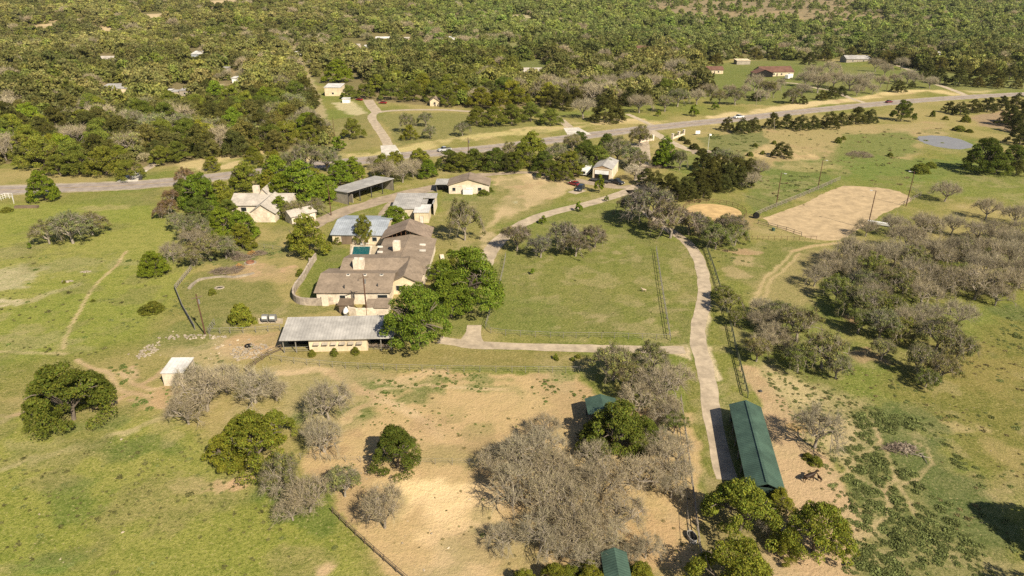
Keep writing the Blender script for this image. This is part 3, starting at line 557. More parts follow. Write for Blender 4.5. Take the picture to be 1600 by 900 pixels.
# leaf tints (real leaf colours; the mesh holds the variation from leaf to leaf)
TINT = dict(oak=(.104,.128,.024), oakl=(.148,.164,.030), olive=(.130,.120,.050), yellow=(.180,.190,.028), bright=(.150,.195,.022), pecan=(.135,.180,.024), cedar=(.082,.084,.024), cedarl=(.128,.120,.036),
            bare=(.197,.176,.126), bareb=(.178,.160,.114), barew=(.25,.235,.19), beige=(.160,.158,.074), mixed=(.195,.205,.072), mixg=(.180,.205,.046), rust=(.17,.13,.055))
#   code: prototype, tint, height/width, words for the label, category, group
KIND = dict(
 O=('oak','oak',.72,'dark green live oak','tree'), L=('oak','oakl',.72,'green live oak','tree'), Y=('oak','yellow',.74,'yellow-green leafy tree','tree'), V=('mixed','mixed',.68,'olive thin-leaved oak','tree'), G=('mixed','mixg',.68,'half leafed green oak','tree'),
 X=('mixed','beige',.66,'beige twiggy oak','tree'),
 B=('bare','bare',.64,'grey leafless oak','tree'), N=('bare','bareb',.64,'brownish twiggy bare oak','tree'), W=('bare','barew',.66,'pale grey bare tree','tree'), P=('pecan','pecan',.95,'tall bright green pecan','tree'), R=('round','bright',.86,'bright green rounded tree','tree'), r=('round','yellow',.80,'yellow-green rounded tree','tree'),
 C=('cedar','cedar',.82,'dark dense cedar','tree'), c=('cedar','cedarl',.80,'olive cedar','tree'), U=('bush','yellow',.72,'yellow-green clipped bush','bush'), u=('bush','oakl',.62,'low green bush','bush'), d=('bush','cedar',.55,'low dark bush','bush'), S=('sapling','bright',1.15,'young green sapling','tree'), T=('mixed','rust',.75,'rust tinted budding tree','tree'))
TREES = []
def tr(code, *items):
    for it in items: TREES.append((code,)+it)
# (crown centre x, crown centre y, crown width[, height/width]) in photo pixels
tr('R', (64,288,52,.98), (238,410,50,.8), (310,296,68), (345,342,50), (378,350,56), (340,372,40), (438,322,40), (430,266,58), (470,283,80), (440,295,60), (505,293,52), (530,268,50), (552,262,42), (617,338,52,.7), (668,262,36), (1040,236,44,1.1), (1032,244,30))
tr('r', (382,274,58), (375,368,52), (600,258,48), (478,365,74,.92), (345,300,50), (420,280,40), (618,250,40), (655,248,44), (832,228,60), (818,240,50), (490,272,30))
tr('P', (648,487,108,1.0), (733,430,112,.95), (704,452,72,1.1), (690,420,46,.8))
tr('O', (100,608,132,.72), (60,640,60,.7), (140,600,70,.7), (965,662,118,.72), (1005,672,70), (930,672,60), (618,695,84,.85), (310,326,60), (286,292,40), (740,246,44), (850,250,42), (915,238,48), (700,246,40), (1540,238,70,.75), (1585,242,50), (1560,252,46), (906,216,34), (950,222,40), (775,246,46), (800,250,40),(1412,170,36,.85),(1600,700,0,0))
tr('Y', (395,682,112,.8), (352,700,70,.75), (430,660,60,.8), (375,668,60,.8))
tr('L', (567,355,36,1.3), (355,325,44), (860,262,40), (890,252,50), (935,244,52), (720,250,40), (880,268,36),(118,250,54),(160,248,60),(200,262,44), (90,255,44), (250,240,40), (275,234,42), (550,198,36,.85))
tr('Y', (1162,788,122,.8), (1280,822,108,.82), (1148,884,128,.75), (1218,780,52,.8), (1230,850,50), (870,898,56), (925,903,60), (1000,903,60), (820,905,50), (395,240,34), (425,246,36), (330,254,30))
tr('V', (107,354,78,.6), (72,362,56,.6), (140,348,56,.6), (440,738,76,.7), (536,752,72,.7), (960,565,84), (985,590,70), (1020,560,70), (300,355,56), (275,345,40), (325,385,60), (300,398,46), (350,385,50), (480,245,70), (455,252,50), (510,248,50), (460,326,40), (492,322,40), (800,236,40), (870,240,50), (895,222,40), (965,232,56), (985,242,46), (1000,210,38,.8), (1063,248,28,1.1), (1130,246,44), (1150,252,40), (905,255,40), (1000,250,40), (1250,505,80), (1215,488,60), (1290,545,86), (1310,572,56), (1475,575,66), (1440,560,70), (1380,505,70), (1350,470,76), (1470,520,80), (1185,545,56), (1500,540,60), (1400,440,66), (1350,440,60), (1380,545,50), (725,342,66,.9))
tr('G', (1120,368,56), (1150,366,46), (1142,470,50), (1150,495,40), (1130,455,36), (1105,352,40), (1345,500,56), (1395,480,60), (1360,415,60), (1505,425,50), (1310,450,56), (1000,690,50), (1055,660,50), (1250,560,60))
tr('B', (318,612,92), (290,640,70), (350,590,70), (395,602,84), (430,610,50), (300,590,60), (510,625,84,.72), (503,680,72,.75), (480,775,84), (455,795,60), (598,793,86,.8), (818,712,96), (800,760,100), (940,755,100), (970,800,90), (1000,740,80), (845,830,90), (1040,720,84), (1065,735,50), (1030,690,60), (1010,855,60), (920,870,70), (862,735,84), (900,800,100), (905,745,84), (850,670,66), (950,835,80), (880,850,70), (1030,600,90), (1060,590,60), (1000,620,70), (1045,635,56), (1280,665,84,.85), (600,265,44), (628,268,46), (645,262,40), (585,252,30), (1186,262,40), (1175,280,36), (725,228,0), (1480,298,46), (1545,325,48), (1590,335,48))
tr('N', (430,758,50), (1330,392,70), (1300,405,50), (1372,400,66), (1420,372,66), (1455,392,70), (1500,392,70), (1545,392,66), (1590,400,60), (1435,430,74), (1480,440,70), (1530,440,80), (1580,440,66), (1610,430,60), (1275,430,50), (1330,420,50), (1400,350,50), (1450,350,56), (1490,350,46), (1530,360,50), (1570,370,50), (1190,500,50), (1210,520,56), (1420,500,60), (1450,490,56), (1500,490,60), (1230,535,40), (300,370,40), (268,392,44), (640,240,0), (1220,700,0), (1365,455,56))
tr('W', (1200,822,36,.9), (820,246,34), (760,236,0), (992,268,36))
tr('C', (1025,282,40), (1048,288,44), (1072,292,42), (1092,280,46), (1112,268,50), (1138,272,46), (1160,276,40), (1100,250,40), (1122,258,46), (1080,302,30), (1137,193,24,.95), (1160,196,30), (1178,194,28), (1208,188,26,1.0), (1230,189,28), (1252,191,30), (1272,190,26), (1298,187,32), (1316,185,26), (1340,180,34), (1360,181,28), (1222,233,36,.7), (1484,167,22), (1502,169,26), (1522,165,26), (1545,163,28), (1566,161,28), (1590,155,26), (1600,175,46), (1580,180,40), (1598,210,40), (1595,192,36), (760,250,34), (710,252,34), (790,254,34), (1010,276,34),(1590,262,30))
tr('T', (262,322,34), (290,276,36), (266,306,30), (250,330,26))
tr('u', (376,489,0), (237,479,36,.5), (222,483,18,.5), (300,466,0), (1440,262,32,.5), (1455,257,20,.5), (1391,241,11), (172,474,0), (487,551,14,.9), (522,549,15,.9), (555,547,15,.9), (470,425,18,.7), (470,434,12,.6), (527,374,17,.85), (706,406,14,.9), (703,392,12), (860,302,0), (755,300,22,.4), (765,296,14,.6), (895,560,10), (870,560,9), (903,556,10), (484,402,12,.6), (485,410,12,.5), (1420,182,0), (1478,184,10), (1510,185,16,.7), (1500,200,22,.4), (1515,204,14,.4), (1458,177,9,1.2), (430,334,0), (668,385,10,.9), (672,397,9,.8), (557,378,8), (612,372,8), (700,416,10), (318,478,0), (345,452,0), (331,455,14,.8), (100,440,7), (145,469,8), (1310,218,14,.7), (1318,215,10), (1192,238,10), (1172,240,12), (1180,226,10), (1210,222,10), (1400,262,0), (10,327,20,.4),(1275,719,26,.5),(1262,712,20,.5))
tr('U', (376,489,46,.78))
tr('d', (1085,228,18), (1098,236,20,.5), (1110,244,22,.5), (1075,221,14), (1066,216,14), (1405,240,0), (1120,233,16,.5), (1440,300,0), (374,362,0), (1500,330,0), (355,452,0), (1368,238,0))
tr('S', (905,321,14), (848,342,15,.85), (937,284,17,1.7), (948,309,8), (832,423,9), (847,340,0), (45,383,9), (104,440,0), (528,222,26,.8), (1118,164,13,.9), (1085,171,18,.95), (670,198,0), (868,556,9),(1029,176,10,.9))
# across the road, in front of the wood
tr('V', (636,190,32,.9), (665,185,30), (672,205,28), (722,200,30), (1200,138,40), (1150,150,34), (1240,148,34), (1060,150,40), (1040,160,36), (1125,150,30), (1000,215,30))
tr('L', (745,178,38), (770,180,40), (800,176,42), (830,172,40), (860,180,36), (700,150,36), (645,140,40), (610,140,36), (680,140,44), (570,140,30), (545,142,28))
tr('Y', (660,128,40), (720,140,40), (750,150,40), (780,155,40), (700,128,36), (810,148,36), (590,128,36), (620,120,34), (640,205,28,.8))
tr('R', (528,110,50,.7), (1220,162,0), (1395,118,0), (1345,92,0))
tr('B', (912,168,44), (1000,160,42), (895,135,40), (925,130,44), (950,128,36), (1055,105,44), (1035,115,36), (1075,122,32), (1180,128,36), (1210,140,24,.9), (1280,128,44), (1305,122,40), (1330,126,40), (1260,122,34), (1355,122,30), (1200,150,0), (1400,122,24), (1430,122,26), (440,66,26), (1220,130,20,.9))
tr('C', (945,172,46), (965,176,34), (880,155,40), (860,150,40), (900,150,30), (985,150,36), (1010,148,32), (1300,144,24), (1285,148,20), (1315,142,20), (1240,156,14,.8), (1255,156,16), (1405,134,24), (1425,132,14), (1180,150,18), (1470,118,30), (1500,120,34), (1530,118,34), (1560,122,30), (1450,112,30), (1395,92,24), (1290,85,24), (1265,92,24))
tr('B', (1270,112,36), (1300,105,30), (1350,132,28), (1378,126,26), (1190,148,26), (1165,140,22), (1140,140,24), (1090,150,34), (1110,140,28), (1340,140,24), (1365,138,22), (1420,118,30), (1385,108,26), (1370,100,30), (1455,128,26), (1255,140,30), (1410,98,26),(985,125,44),(1020,130,40),(860,128,36),(845,140,34),(1090,120,26))
tr('N', (1355,355,40), (1400,395,60), (1550,360,50), (1600,360,56), (1540,415,66), (1600,425,70), (1560,460,50), (1300,420,44), (1595,380,60))
tr('B', (1470,395,60), (1580,395,60), (1445,455,60), (1345,410,56),(1215,500,56),(1190,480,44),(1195,535,50))
tr('V', (1425,405,60), (1500,390,54), (1385,435,60), (1560,440,56), (1450,350,40), (1330,395,40))
tr('G', (1480,430,60), (1535,395,46), (1415,440,50), (1375,475,60), (1330,475,56), (1450,590,44), (1410,515,56))
tr('C', (1100,295,34), (1060,300,34), (1118,283,40), (1150,262,44), (1170,262,40), (1130,285,34))
tr('c', (1385,88,26), (1410,84,26), (1440,92,26), (1470,100,28), (1510,104,28), (1545,108,28), (1580,112,30), (1600,118,26), (1530,128,20), (1560,130,20), (1590,130,20), (1330,82,24), (1180,84,24), (1210,86,24),(1150,82,24),(1120,92,24),(800,112,30),(868,100,26),(856,112,24))
tr('X', (1018,318,94,.66), (1050,342,80,.66), (988,322,56), (1078,348,50), (880,368,66), (808,370,60), (930,368,50), (900,382,50), (845,384,50))
tr('O', (70,602,56,.75), (628,690,50,.9))
tr('C', (940,156,26), (955,158,22))
tr('Y', (958,899,52), (922,889,46), (1000,893,50), (890,897,46))
tr('B', (956,864,46), (850,700,84), (905,825,96), (865,775,96), (930,715,70), (800,705,56), (925,862,56), (985,868,44), (1050,760,60), (1060,700,56), (1040,650,60), (770,720,60), (785,840,60))
tr('X', (1142,352,60), (1088,348,52), (1110,372,40))
OCC = []; tree_roots = []
def place_tree(code, cx, cy, w, hr=None, zc=None):
    pk, tint, ratio, words, cat = KIND[code]; ratio = hr or ratio; z = 2.0; p = P(cx, cy)
    for _ in range(4):
        g0 = float(H(p.x, p.y)) if p.y > 440 else 0.0; d = w/ppm(p, g0+z); hgt = d*ratio; z = hgt*(.5 if pk in ('bush', 'cedar', 'round') else .6)
        if p.y > 440:
            b_ = P(cx, cy); q = P(cx, cy, g0+z); p = q if q.y < b_.y+60 else b_
        else: p = P(cx, cy, z)
    g0 = float(H(p.x, p.y)) if p.y > 440 else 0.0
    return put_tree(code, p.x, p.y, g0, d, hgt, (cx, cy))
def put_tree(code, x, y, g0, d, hgt, pxy, small=False):
    pk, tint, ratio, words, cat = KIND[code]; v = random.randrange(NVAR[pk]); trm, crm, Ht = PROTO[pk][v]; nm = 'bush' if cat == 'bush' else ('cedar_tree' if pk == 'cedar' else 'live_oak_tree' if pk == 'oak' else 'bare_oak_tree' if pk == 'bare' else 'budding_oak_tree' if pk == 'mixed' else 'sapling' if pk == 'sapling' else 'pecan_tree' if pk == 'pecan' else 'leafy_tree')
    s = d/10.0; r = bpy.data.objects.new(nm, None); col.objects.link(r); r.location = (x, y, g0-.02); r.rotation_euler = (0, 0, random.random()*6.28); r.scale = (s, s*random.uniform(.92, 1.08), hgt/Ht); r.empty_display_size = .5
    t = TINT[tint]; k = random.uniform(.86, 1.16)*(1.25 if small else 1); h = random.uniform(-.08, .08)*(.35 if pk == 'bare' else 1)
    for part, me in (('trunk', trm), ('crown', crm)):
        o = bpy.data.objects.new(part, me); col.objects.link(o); o.parent = r; o.color = (t[0]*k*(1+h), t[1]*k, t[2]*k*(1-h), 1)
    tree_roots.append((r, code, pxy[0], pxy[1], d, hgt)); OCC.append((x, y, d/2)); return r
seen_px = set()
for it in TREES:
    code, cx, cy, w = it[:4]
    if w <= 1: continue
    place_tree(code, cx, cy, w, it[4] if len(it) > 4 else None)
# the tree just outside the frame whose shade lies in the lower right corner, and one below the frame
put_tree('O', 73, 59, 0, 17, 12, (1690, 880)); put_tree('O', 66, 49.5, 0, 14, 11, (1650, 1010))

# ------------------------------------------------------------------ the woods beyond the road
WI = [[(-400,262),(55,256),(75,268),(172,266),(215,258),(300,262),(340,250),(400,240),(512,230),(512,205),(500,165),(478,108),(463,82),(458,74),(-400,74)],
      [(470,84),(490,122),(500,124),(500,112),(560,112),(575,128),(590,146),(690,163),(700,172),(760,168),(870,160),(890,160),(985,165),(1010,160),(1060,160),(1100,148),(1095,104),(1100,96),(1080,80),(470,74)],
      [(-400,86),(1100,86),(1110,98),(1180,88),(1250,96),(1340,86),(1390,98),(1450,112),(1480,112),(1600,120),(1900,118),(1900,-60),(-400,-60)]]
BLD = [(150,131,206,150),(148,86,188,102),(292,76,320,91),(350,104,362,113),(258,132,300,153),(326,128,362,148),(360,112,380,134),(500,118,536,156),(530,60,564,77),(585,52,612,65),(570,66,578,76),(630,54,644,68),(694,52,712,64),(810,103,856,122),(930,140,964,145),(992,71,1018,82),(1096,98,1144,120),(1148,88,1176,100),(1180,96,1250,126),(1320,86,1366,104),(1460,80,1472,90),(452,78,470,90),(640,146,692,170),(320,60,330,64)]
OPEN = [[(784,67),(844,65),(846,84),(786,86)], [(806,96),(846,94),(860,108),(812,112)], [(640,168),(760,168),(760,178),(640,178)], [(508,150),(580,150),(580,185),(512,185)], [(630,64),(668,64),(672,74),(640,76)]]
xs = []; rr = np.random.default_rng(5)
yy = 236.0
while yy < 1560:
    stp = 6.0 if yy < 700 else 6.8 if yy < 1000 else 7.8
    for xx in np.arange(-.86*yy-30, .86*yy+40, stp): xs.append((xx+rr.uniform(-.5, .5)*stp, yy+rr.uniform(-.5, .5)*stp))
    yy += stp*.92
xs = np.array(xs); hz = H(xs[:, 0], xs[:, 1]); px_, py_ = proj(xs[:, 0], xs[:, 1], hz)
flatp = proj(xs[:, 0], xs[:, 1], hz*0)
ok = np.zeros(len(xs), bool)
for q in WI: ok |= inpoly(px_, py_, q)
ok &= (px_ > -70) & (px_ < 1670)
for q in OPEN: ok &= ~inpoly(px_, py_, q)
for q in BLD: ok &= ~((px_ > q[0]-4) & (px_ < q[2]+4) & (py_ > q[1]-1) & (py_ < q[3]+12))
for cx_, cy_, w_ in [(190,154,8),(278,152,12),(332,140,16),(372,140,12),(300,172,6),(365,177,5),(172,48,13),(60,22,9),(90,40,12),(165,52,14),(110,49,9),(40,48,7),(240,26,20),(65,46,12),(217,17,7),(812,30,20),(345,4,24)]: ok &= ~(((px_-cx_)/(w_*1.25))**2+((py_-cy_-1)/(w_*.36+2))**2 < 1)
nw = fbm(xs[:, 0], xs[:, 1], 55, 3, 21); hill = (xs[:, 1] > 1085) & (xs[:, 0] > .14*xs[:, 1]+30)
hill2 = inpoly(px_, py_, HILLP) & (xs[:, 1] > 600)
ok &= ~(hill2 & (rr.random(len(xs)) > .20)); trk = [tuple(P(*q)[:2]) for q in [(459,71),(470,100),(484,128),(500,170),(508,205)]]; ok &= segdist(xs[:, 0], xs[:, 1], trk) > 5.0
ok &= ~((px_ < 420) & (py_ < 62) & (nw < .50) & (rr.random(len(xs)) > .45)); gap_ = fbm(xs[:, 0], xs[:, 1], 26, 3, 77); ok &= rr.random(len(xs)) > .03+.75*sstep(.60, .68, gap_)
for x0, y0, r0 in OCC:
    if y0 > 236: ok &= np.hypot(xs[:, 0]-x0, xs[:, 1]-y0) > r0*.75+1.6
xs = xs[ok]; hz = hz[ok]; px_ = px_[ok]; py_ = py_[ok]; nw = nw[ok]; hill2 = hill2[ok]
dia = 5.0+11.5*rr.random(len(xs))**1.5*(1+.2*(xs[:, 1] > 900)); n2_ = fbm(xs[:, 0], xs[:, 1], 22, 2, 30)
cat_ = np.array(list('CcOLYRBVN')); 
wts = np.stack([np.full(len(xs), .26), np.full(len(xs), .22), np.full(len(xs), .16), .16+0*nw, .07+.9*np.clip(n2_-.62, 0, 1), .035+.4*np.clip(.32-n2_, 0, 1), .05+1.2*np.clip(nw-.56, 0, 1), .13+0*nw, .03+.6*np.clip(nw-.56, 0, 1)], 1)
g_ = inpoly(px_, py_, [(840,170),(860,90),(1110,85),(1480,85),(1480,130),(1100,160)]); wts[g_, 0] += .35; wts[g_, 6] += .30; wts[g_, 4] *= .3
g_ = inpoly(px_, py_, [(250,66),(480,56),(600,64),(800,60),(800,76),(470,84),(250,80)]); wts[g_, 6] += .5; wts[g_, 8] += .2
g_ = inpoly(px_, py_, [(540,115),(860,105),(860,175),(560,170)]); wts[g_, 4] += .35; wts[g_, 3] += .3
g_ = inpoly(px_, py_, [(600,60),(1500,60),(1500,10),(600,5)]); wts[g_, 3] += .5; wts[g_, 5] += .12; wts[g_, 0] *= .7
g_ = inpoly(px_, py_, [(-100,100),(330,100),(330,0),(-100,0)]); wts[g_, 7] += .35; wts[g_, 4] += .05; wts[g_, 0] *= .6
wts[hill2, 0] += .4; wts /= wts.sum(1)[:, None]; cum = wts.cumsum(1); kind_i = (rr.random(len(xs))[:, None] > cum).sum(1).clip(0, 8)
dist = np.hypot(xs[:, 0], xs[:, 1]); order = np.argsort(dist/(dia**.5)); vis = [i for i in order if -10 < px_[i] < 1610][:190]; vset = set(vis)
for i in vis:
    code = cat_[kind_i[i]]; d = dia[i]*(1.0); put_tree(str(code), xs[i, 0], xs[i, 1], float(hz[i]), d, d*KIND[str(code)][2]*random.uniform(.9, 1.15), (px_[i], py_[i]-d*.3*1.8), True); tree_roots[-1] = tree_roots[-1]+('wood',)
# far-off wood: one object, the same kinds of trees at lower detail set out on points
far = np.array([i for i in range(len(xs)) if i not in vset])
protos_lo = []
lowcol = bpy.data.collections.new('woodland_tree_kinds')
def lowproto(i, kind, seed):
    rng = np.random.default_rng(seed); R = 5.0
    if kind == 'bare':
        segs, tips = skeleton(R*.95, 6.2, rng, .25, 5); ex = twigs(tips, rng, 6, 1.5, .06, (1.5, 1.45, 1.35)); v, lc = ex; fv = leaves(np.array([t[1] for t in tips])+rng.normal(0, .4, (len(tips), 3)), .45, rng)
        v = np.concatenate([v, fv]); lc = np.concatenate([lc, np.repeat(rng.uniform(.8, 1.5, len(tips)), 4)[:, None]*np.array([[1.3, 1.25, 1.0]])])
        me = raw_mesh('woodland_kind_%02d' % i, v, np.arange(len(v)), 4, [M['leafi']], lc)
    else:
        Ht = {'oak': 7.2, 'cedar': 8.2, 'round': 8.0}[kind]; p, nn, t = clump_cloud(R*1.02, .3, Ht, 30, 40, rng, (.20, .34), .55, .5, .25)
        me = crown_mesh('woodland_kind_%02d' % i, M['leafi'], p, nn, t, .72 if kind != 'cedar' else .6, rng, .06)
    o = bpy.data.objects.new(me.name, me); lowcol.objects.link(o); return o
for i, k in enumerate(['bare', 'bare', 'cedar', 'cedar', 'oak', 'oak', 'oak', 'round']): lowproto(i, k, 900+i)
def scatter(name, label, cat, pts, idx, scl, tint, collection, m):
    me = bpy.data.meshes.new(name); me.from_pydata([tuple(p) for p in pts], [], []); k = len(pts)
    a = me.attributes.new('idx', 'INT', 'POINT'); a.data.foreach_set('value', np.asarray(idx, np.int32))
    a = me.attributes.new('scl', 'FLOAT_VECTOR', 'POINT'); a.data.foreach_set('vector', np.asarray(scl, np.float32).ravel())
    a = me.attributes.new('rot', 'FLOAT_VECTOR', 'POINT'); rv = np.zeros((k, 3), np.float32); rv[:, 2] = np.random.default_rng(k).random(k)*6.283; a.data.foreach_set('vector', rv.ravel())
    a = me.attributes.new('tint', 'FLOAT_COLOR', 'POINT'); c = np.ones((k, 4), np.float32); c[:, :3] = tint; a.data.foreach_set('color', c.ravel())
    o = bpy.data.objects.new(name, me); col.objects.link(o); tag(o, label, cat, kind='stuff'); me.materials.append(m)
    g = bpy.data.node_groups.new(name, 'GeometryNodeTree'); g.interface.new_socket('Geometry', in_out='INPUT', socket_type='NodeSocketGeometry'); g.interface.new_socket('Geometry', in_out='OUTPUT', socket_type='NodeSocketGeometry')
    n = g.nodes; l = g.links; gi = n.new('NodeGroupInput'); go = n.new('NodeGroupOutput'); ci = n.new('GeometryNodeCollectionInfo'); ci.inputs['Collection'].default_value = collection; ci.inputs['Separate Children'].default_value = True; ci.inputs['Reset Children'].default_value = True
    ip = n.new('GeometryNodeInstanceOnPoints'); ip.inputs['Pick Instance'].default_value = True
    def na(nm, t): q = n.new('GeometryNodeInputNamedAttribute'); q.data_type = t; q.inputs[0].default_value = nm; return q.outputs[0]
    l.new(gi.outputs[0], ip.inputs['Points']); l.new(ci.outputs[0], ip.inputs['Instance']); l.new(na('idx', 'INT'), ip.inputs['Instance Index']); l.new(na('scl', 'FLOAT_VECTOR'), ip.inputs['Scale'])
    l.new(na('rot', 'FLOAT_VECTOR'), ip.inputs['Rotation']); l.new(ip.outputs[0], go.inputs[0]); md = o.modifiers.new('scatter', 'NODES'); md.node_group = g; return o
kk = cat_[kind_i[far]]; tt = dict(C='cedar', c='cedarl', O='oak', L='oakl', Y='yellow', R='bright', B='bare', V='olive', N='bareb'); pr = dict(C=(2,3), c=(2,3), O=(4,5,6), L=(4,5,6), Y=(4,5,6), R=(7,7), B=(0,1), V=(4,6), N=(0,1))
idx = [rr.choice(pr[k]) for k in kk]; tn = np.array([TINT[tt[k]] for k in kk]); bl = fbm(xs[far, 0], xs[far, 1], 70, 3, 41)[:, None]; base_ = np.array([.066, .070, .024])*(1-sstep(.40, .60, bl))+np.array([.150, .145, .052])*sstep(.40, .60, bl)
gr_ = sstep(560, 760, xs[far, 1])[:, None]*sstep(-300, 0, xs[far, 0])[:, None]; base_ = base_*(1-gr_*.7)+np.array([.105, .135, .048])*gr_*.7
isb = np.isin(kk, ['B', 'N'])[:, None]; tn = np.where(isb, tn*.86, tn*.34+base_*.66)*(1.6+.2*(xs[far, 1] > 800)[:, None])*rr.uniform(.85, 1.15, (len(kk), 1))*rr.uniform(.96, 1.04, (len(kk), 3)); s_ = dia[far]/10; 
shr = np.where(hill2[far], .62, 1.0); s_ = s_*shr
scatter('woodland', 'far-off mass of mixed oak and cedar wood covering the hills', 'woodland', np.c_[xs[far], hz[far]-.1], idx, np.stack([s_*1.08, s_*1.08, s_*rr.uniform(.85, 1.2, len(s_))], 1), tn, lowcol, M['leafi'])
# ------------------------------------------------------------------ buildings
M['metal_y'] = mat('galvanised_roof_cross', (.42,.40,.385), (.33,.315,.305), .45, rough=.55, spec=.3, stripes=('Y', .53, .14), bump=.1)
M['shingle_x'] = mat('roof_shingle_cross', (.28,.222,.172), (.19,.15,.115), 2.2, stripes=('X', 1.1, .22), bump=.2)
class Fr:
    def __init__(s, name, label, cat, A, B, z, group=None, ang=None, g=None):
        a = P(A[0], A[1], z+(g or 0)); b_ = P(B[0], B[1], z+(g or 0)); s.L = (b_-a).length; s.a = math.atan2(b_.y-a.y, b_.x-a.x) if ang is None else ang
        s.g = g or 0; s.o = thing(name, label, cat, (a.x, a.y, s.g), s.a, group); s.org = a
    def l(s, px, py, z):
        p = P(px, py, z+s.g)-s.org; c_, n_ = math.cos(s.a), math.sin(s.a); return (p.x*c_+p.y*n_, -p.x*n_+p.y*c_)
def wall_box(par, x0, x1, y0, y1, zf, zb, m, sides='fblr', name='wall', t=.16, z0=-.3):
    mb = MB(); zz = lambda y: zf+(zb-zf)*(y-y0)/(y1-y0)
    def seg(xa, xb, ya, yb): mb.hexa([(xa,ya,z0),(xb,ya,z0),(xb,yb,z0),(xa,yb,z0),(xa,ya,zz(ya)),(xb,ya,zz(ya)),(xb,yb,zz(yb)),(xa,yb,zz(yb))])
    if 'f' in sides: seg(x0, x1, y0, y0+t)
    if 'b' in sides: seg(x0, x1, y1-t, y1)
    if 'l' in sides: seg(x0, x0+t, y0+t, y1-t)
    if 'r' in sides: seg(x1-t, x1, y0+t, y1-t)
    return mb.build(name, m, par)
def mono(par, x0, x1, y0, y1, zf, zb, m, over=.35, t=.12, name='roof'):
    k = (zb-zf)/(y1-y0); a, b_ = zf-k*over+t, zb+k*over+t; return MB().slab([(x0-over, y0-over, a), (x1+over, y0-over, a), (x1+over, y1+over, b_), (x0-over, y1+over, b_)], t).build(name, m, par)
def gable(par, x0, x1, y0, y1, zw, zr, rm, wm, ridge='x', over=.45, t=.14, gm=None, walls=True, name='roof'):
    out = None
    if walls:
        mb = MB(); mb.box(x0, x1, y0, y0+.16, -.3, zw); mb.box(x0, x1, y1-.16, y1, -.3, zw); mb.box(x0, x0+.16, y0+.16, y1-.16, -.3, zw); mb.box(x1-.16, x1, y0+.16, y1-.16, -.3, zw)
        if not gm: _tri(mb, x0, x1, y0, y1, zw, zr, ridge)
        out = mb.build('wall', wm, par)
    if gm: mb = MB(); _tri(mb, x0, x1, y0, y1, zw, zr, ridge); mb.build('gable_end', gm, par)
    mb = MB()
    if ridge == 'x':
        ym = (y0+y1)/2; k = (zr-zw)/(ym-y0); lo = zw-k*over+t
        mb.slab([(x0-over, y0-over, lo), (x1+over, y0-over, lo), (x1+over, ym, zr+t), (x0-over, ym, zr+t)], t); mb.slab([(x0-over, ym, zr+t), (x1+over, ym, zr+t), (x1+over, y1+over, lo), (x0-over, y1+over, lo)], t)
    else:
        xm = (x0+x1)/2; k = (zr-zw)/(xm-x0); lo = zw-k*over+t
        mb.slab([(x0-over, y0-over, lo), (xm, y0-over, zr+t), (xm, y1+over, zr+t), (x0-over, y1+over, lo)], t); mb.slab([(xm, y0-over, zr+t), (x1+over, y0-over, lo), (x1+over, y1+over, lo), (xm, y1+over, zr+t)], t)
    return mb.build(name, rm, par)
def _tri(mb, x0, x1, y0, y1, zw, zr, ridge):
    if ridge == 'x':
        ym = (y0+y1)/2
        for xa, xb in ((x0, x0+.16), (x1-.16, x1)): prism(mb, [(xa, y0, zw), (xa, y1, zw), (xa, ym, zr)], (xb-xa, 0, 0))
    else:
        xm = (x0+x1)/2
        for ya, yb in ((y0, y0+.16), (y1-.16, y1)): prism(mb, [(x0, ya, zw), (x1, ya, zw), (xm, ya, zr)], (0, yb-ya, 0))
def prism(mb, tri, d):
    b = len(mb.v); mb.v += list(tri)+[(p[0]+d[0], p[1]+d[1], p[2]+d[2]) for p in tri]; k = len(tri)
    mb.f += [tuple(range(b, b+k)), tuple(range(b+2*k-1, b+k-1, -1))]+[(b+i, b+k+i, b+k+(i+1) % k, b+(i+1) % k) for i in range(k)]
def opening(par, name, x0, x1, z0, z1, y, m, fm=None, d=.06, axis='x'):
    """window or door standing 3 cm proud of the wall plane at y"""
    mb = MB(); mb.box(x0, x1, y-.03, y+d, z0, z1) if axis == 'x' else mb.box(y-.03, y+d, x0, x1, z0, z1); o = mb.build(name, m, par)
    if fm:
        f = MB(); w = .08
        for a, b_, c_, e in ((x0-w, x1+w, z1, z1+w), (x0-w, x1+w, z0-w, z0), (x0-w, x0, z0, z1), (x1, x1+w, z0, z1)):
            f.box(a, b_, y-.06, y+d, c_, e) if axis == 'x' else f.box(y-.06, y+d, a, b_, c_, e)
        f.build('frame', fm, o)
    return o
def ridgecap(par, x0, y0, x1, y1, z, m, w=.18):
    if abs(x1-x0) > abs(y1-y0): MB().box(x0, x1, y0-w, y0+w, z, z+.05).build('ridge_cap', m, par)
    else: MB().box(x0-w, x0+w, y0, y1, z, z+.05).build('ridge_cap', m, par)
# main house ------------------------------------------------------
f = Fr('ranch_house', 'long rambling brown shingled ranch house with two white chimneys beside the swimming pool', 'house', (494,456), (597,454), 3.0, ang=0.0); h = f.o
fw = f.l(609, 454, 3)[0]; y1 = f.l(540, 426, 4.5)[1]
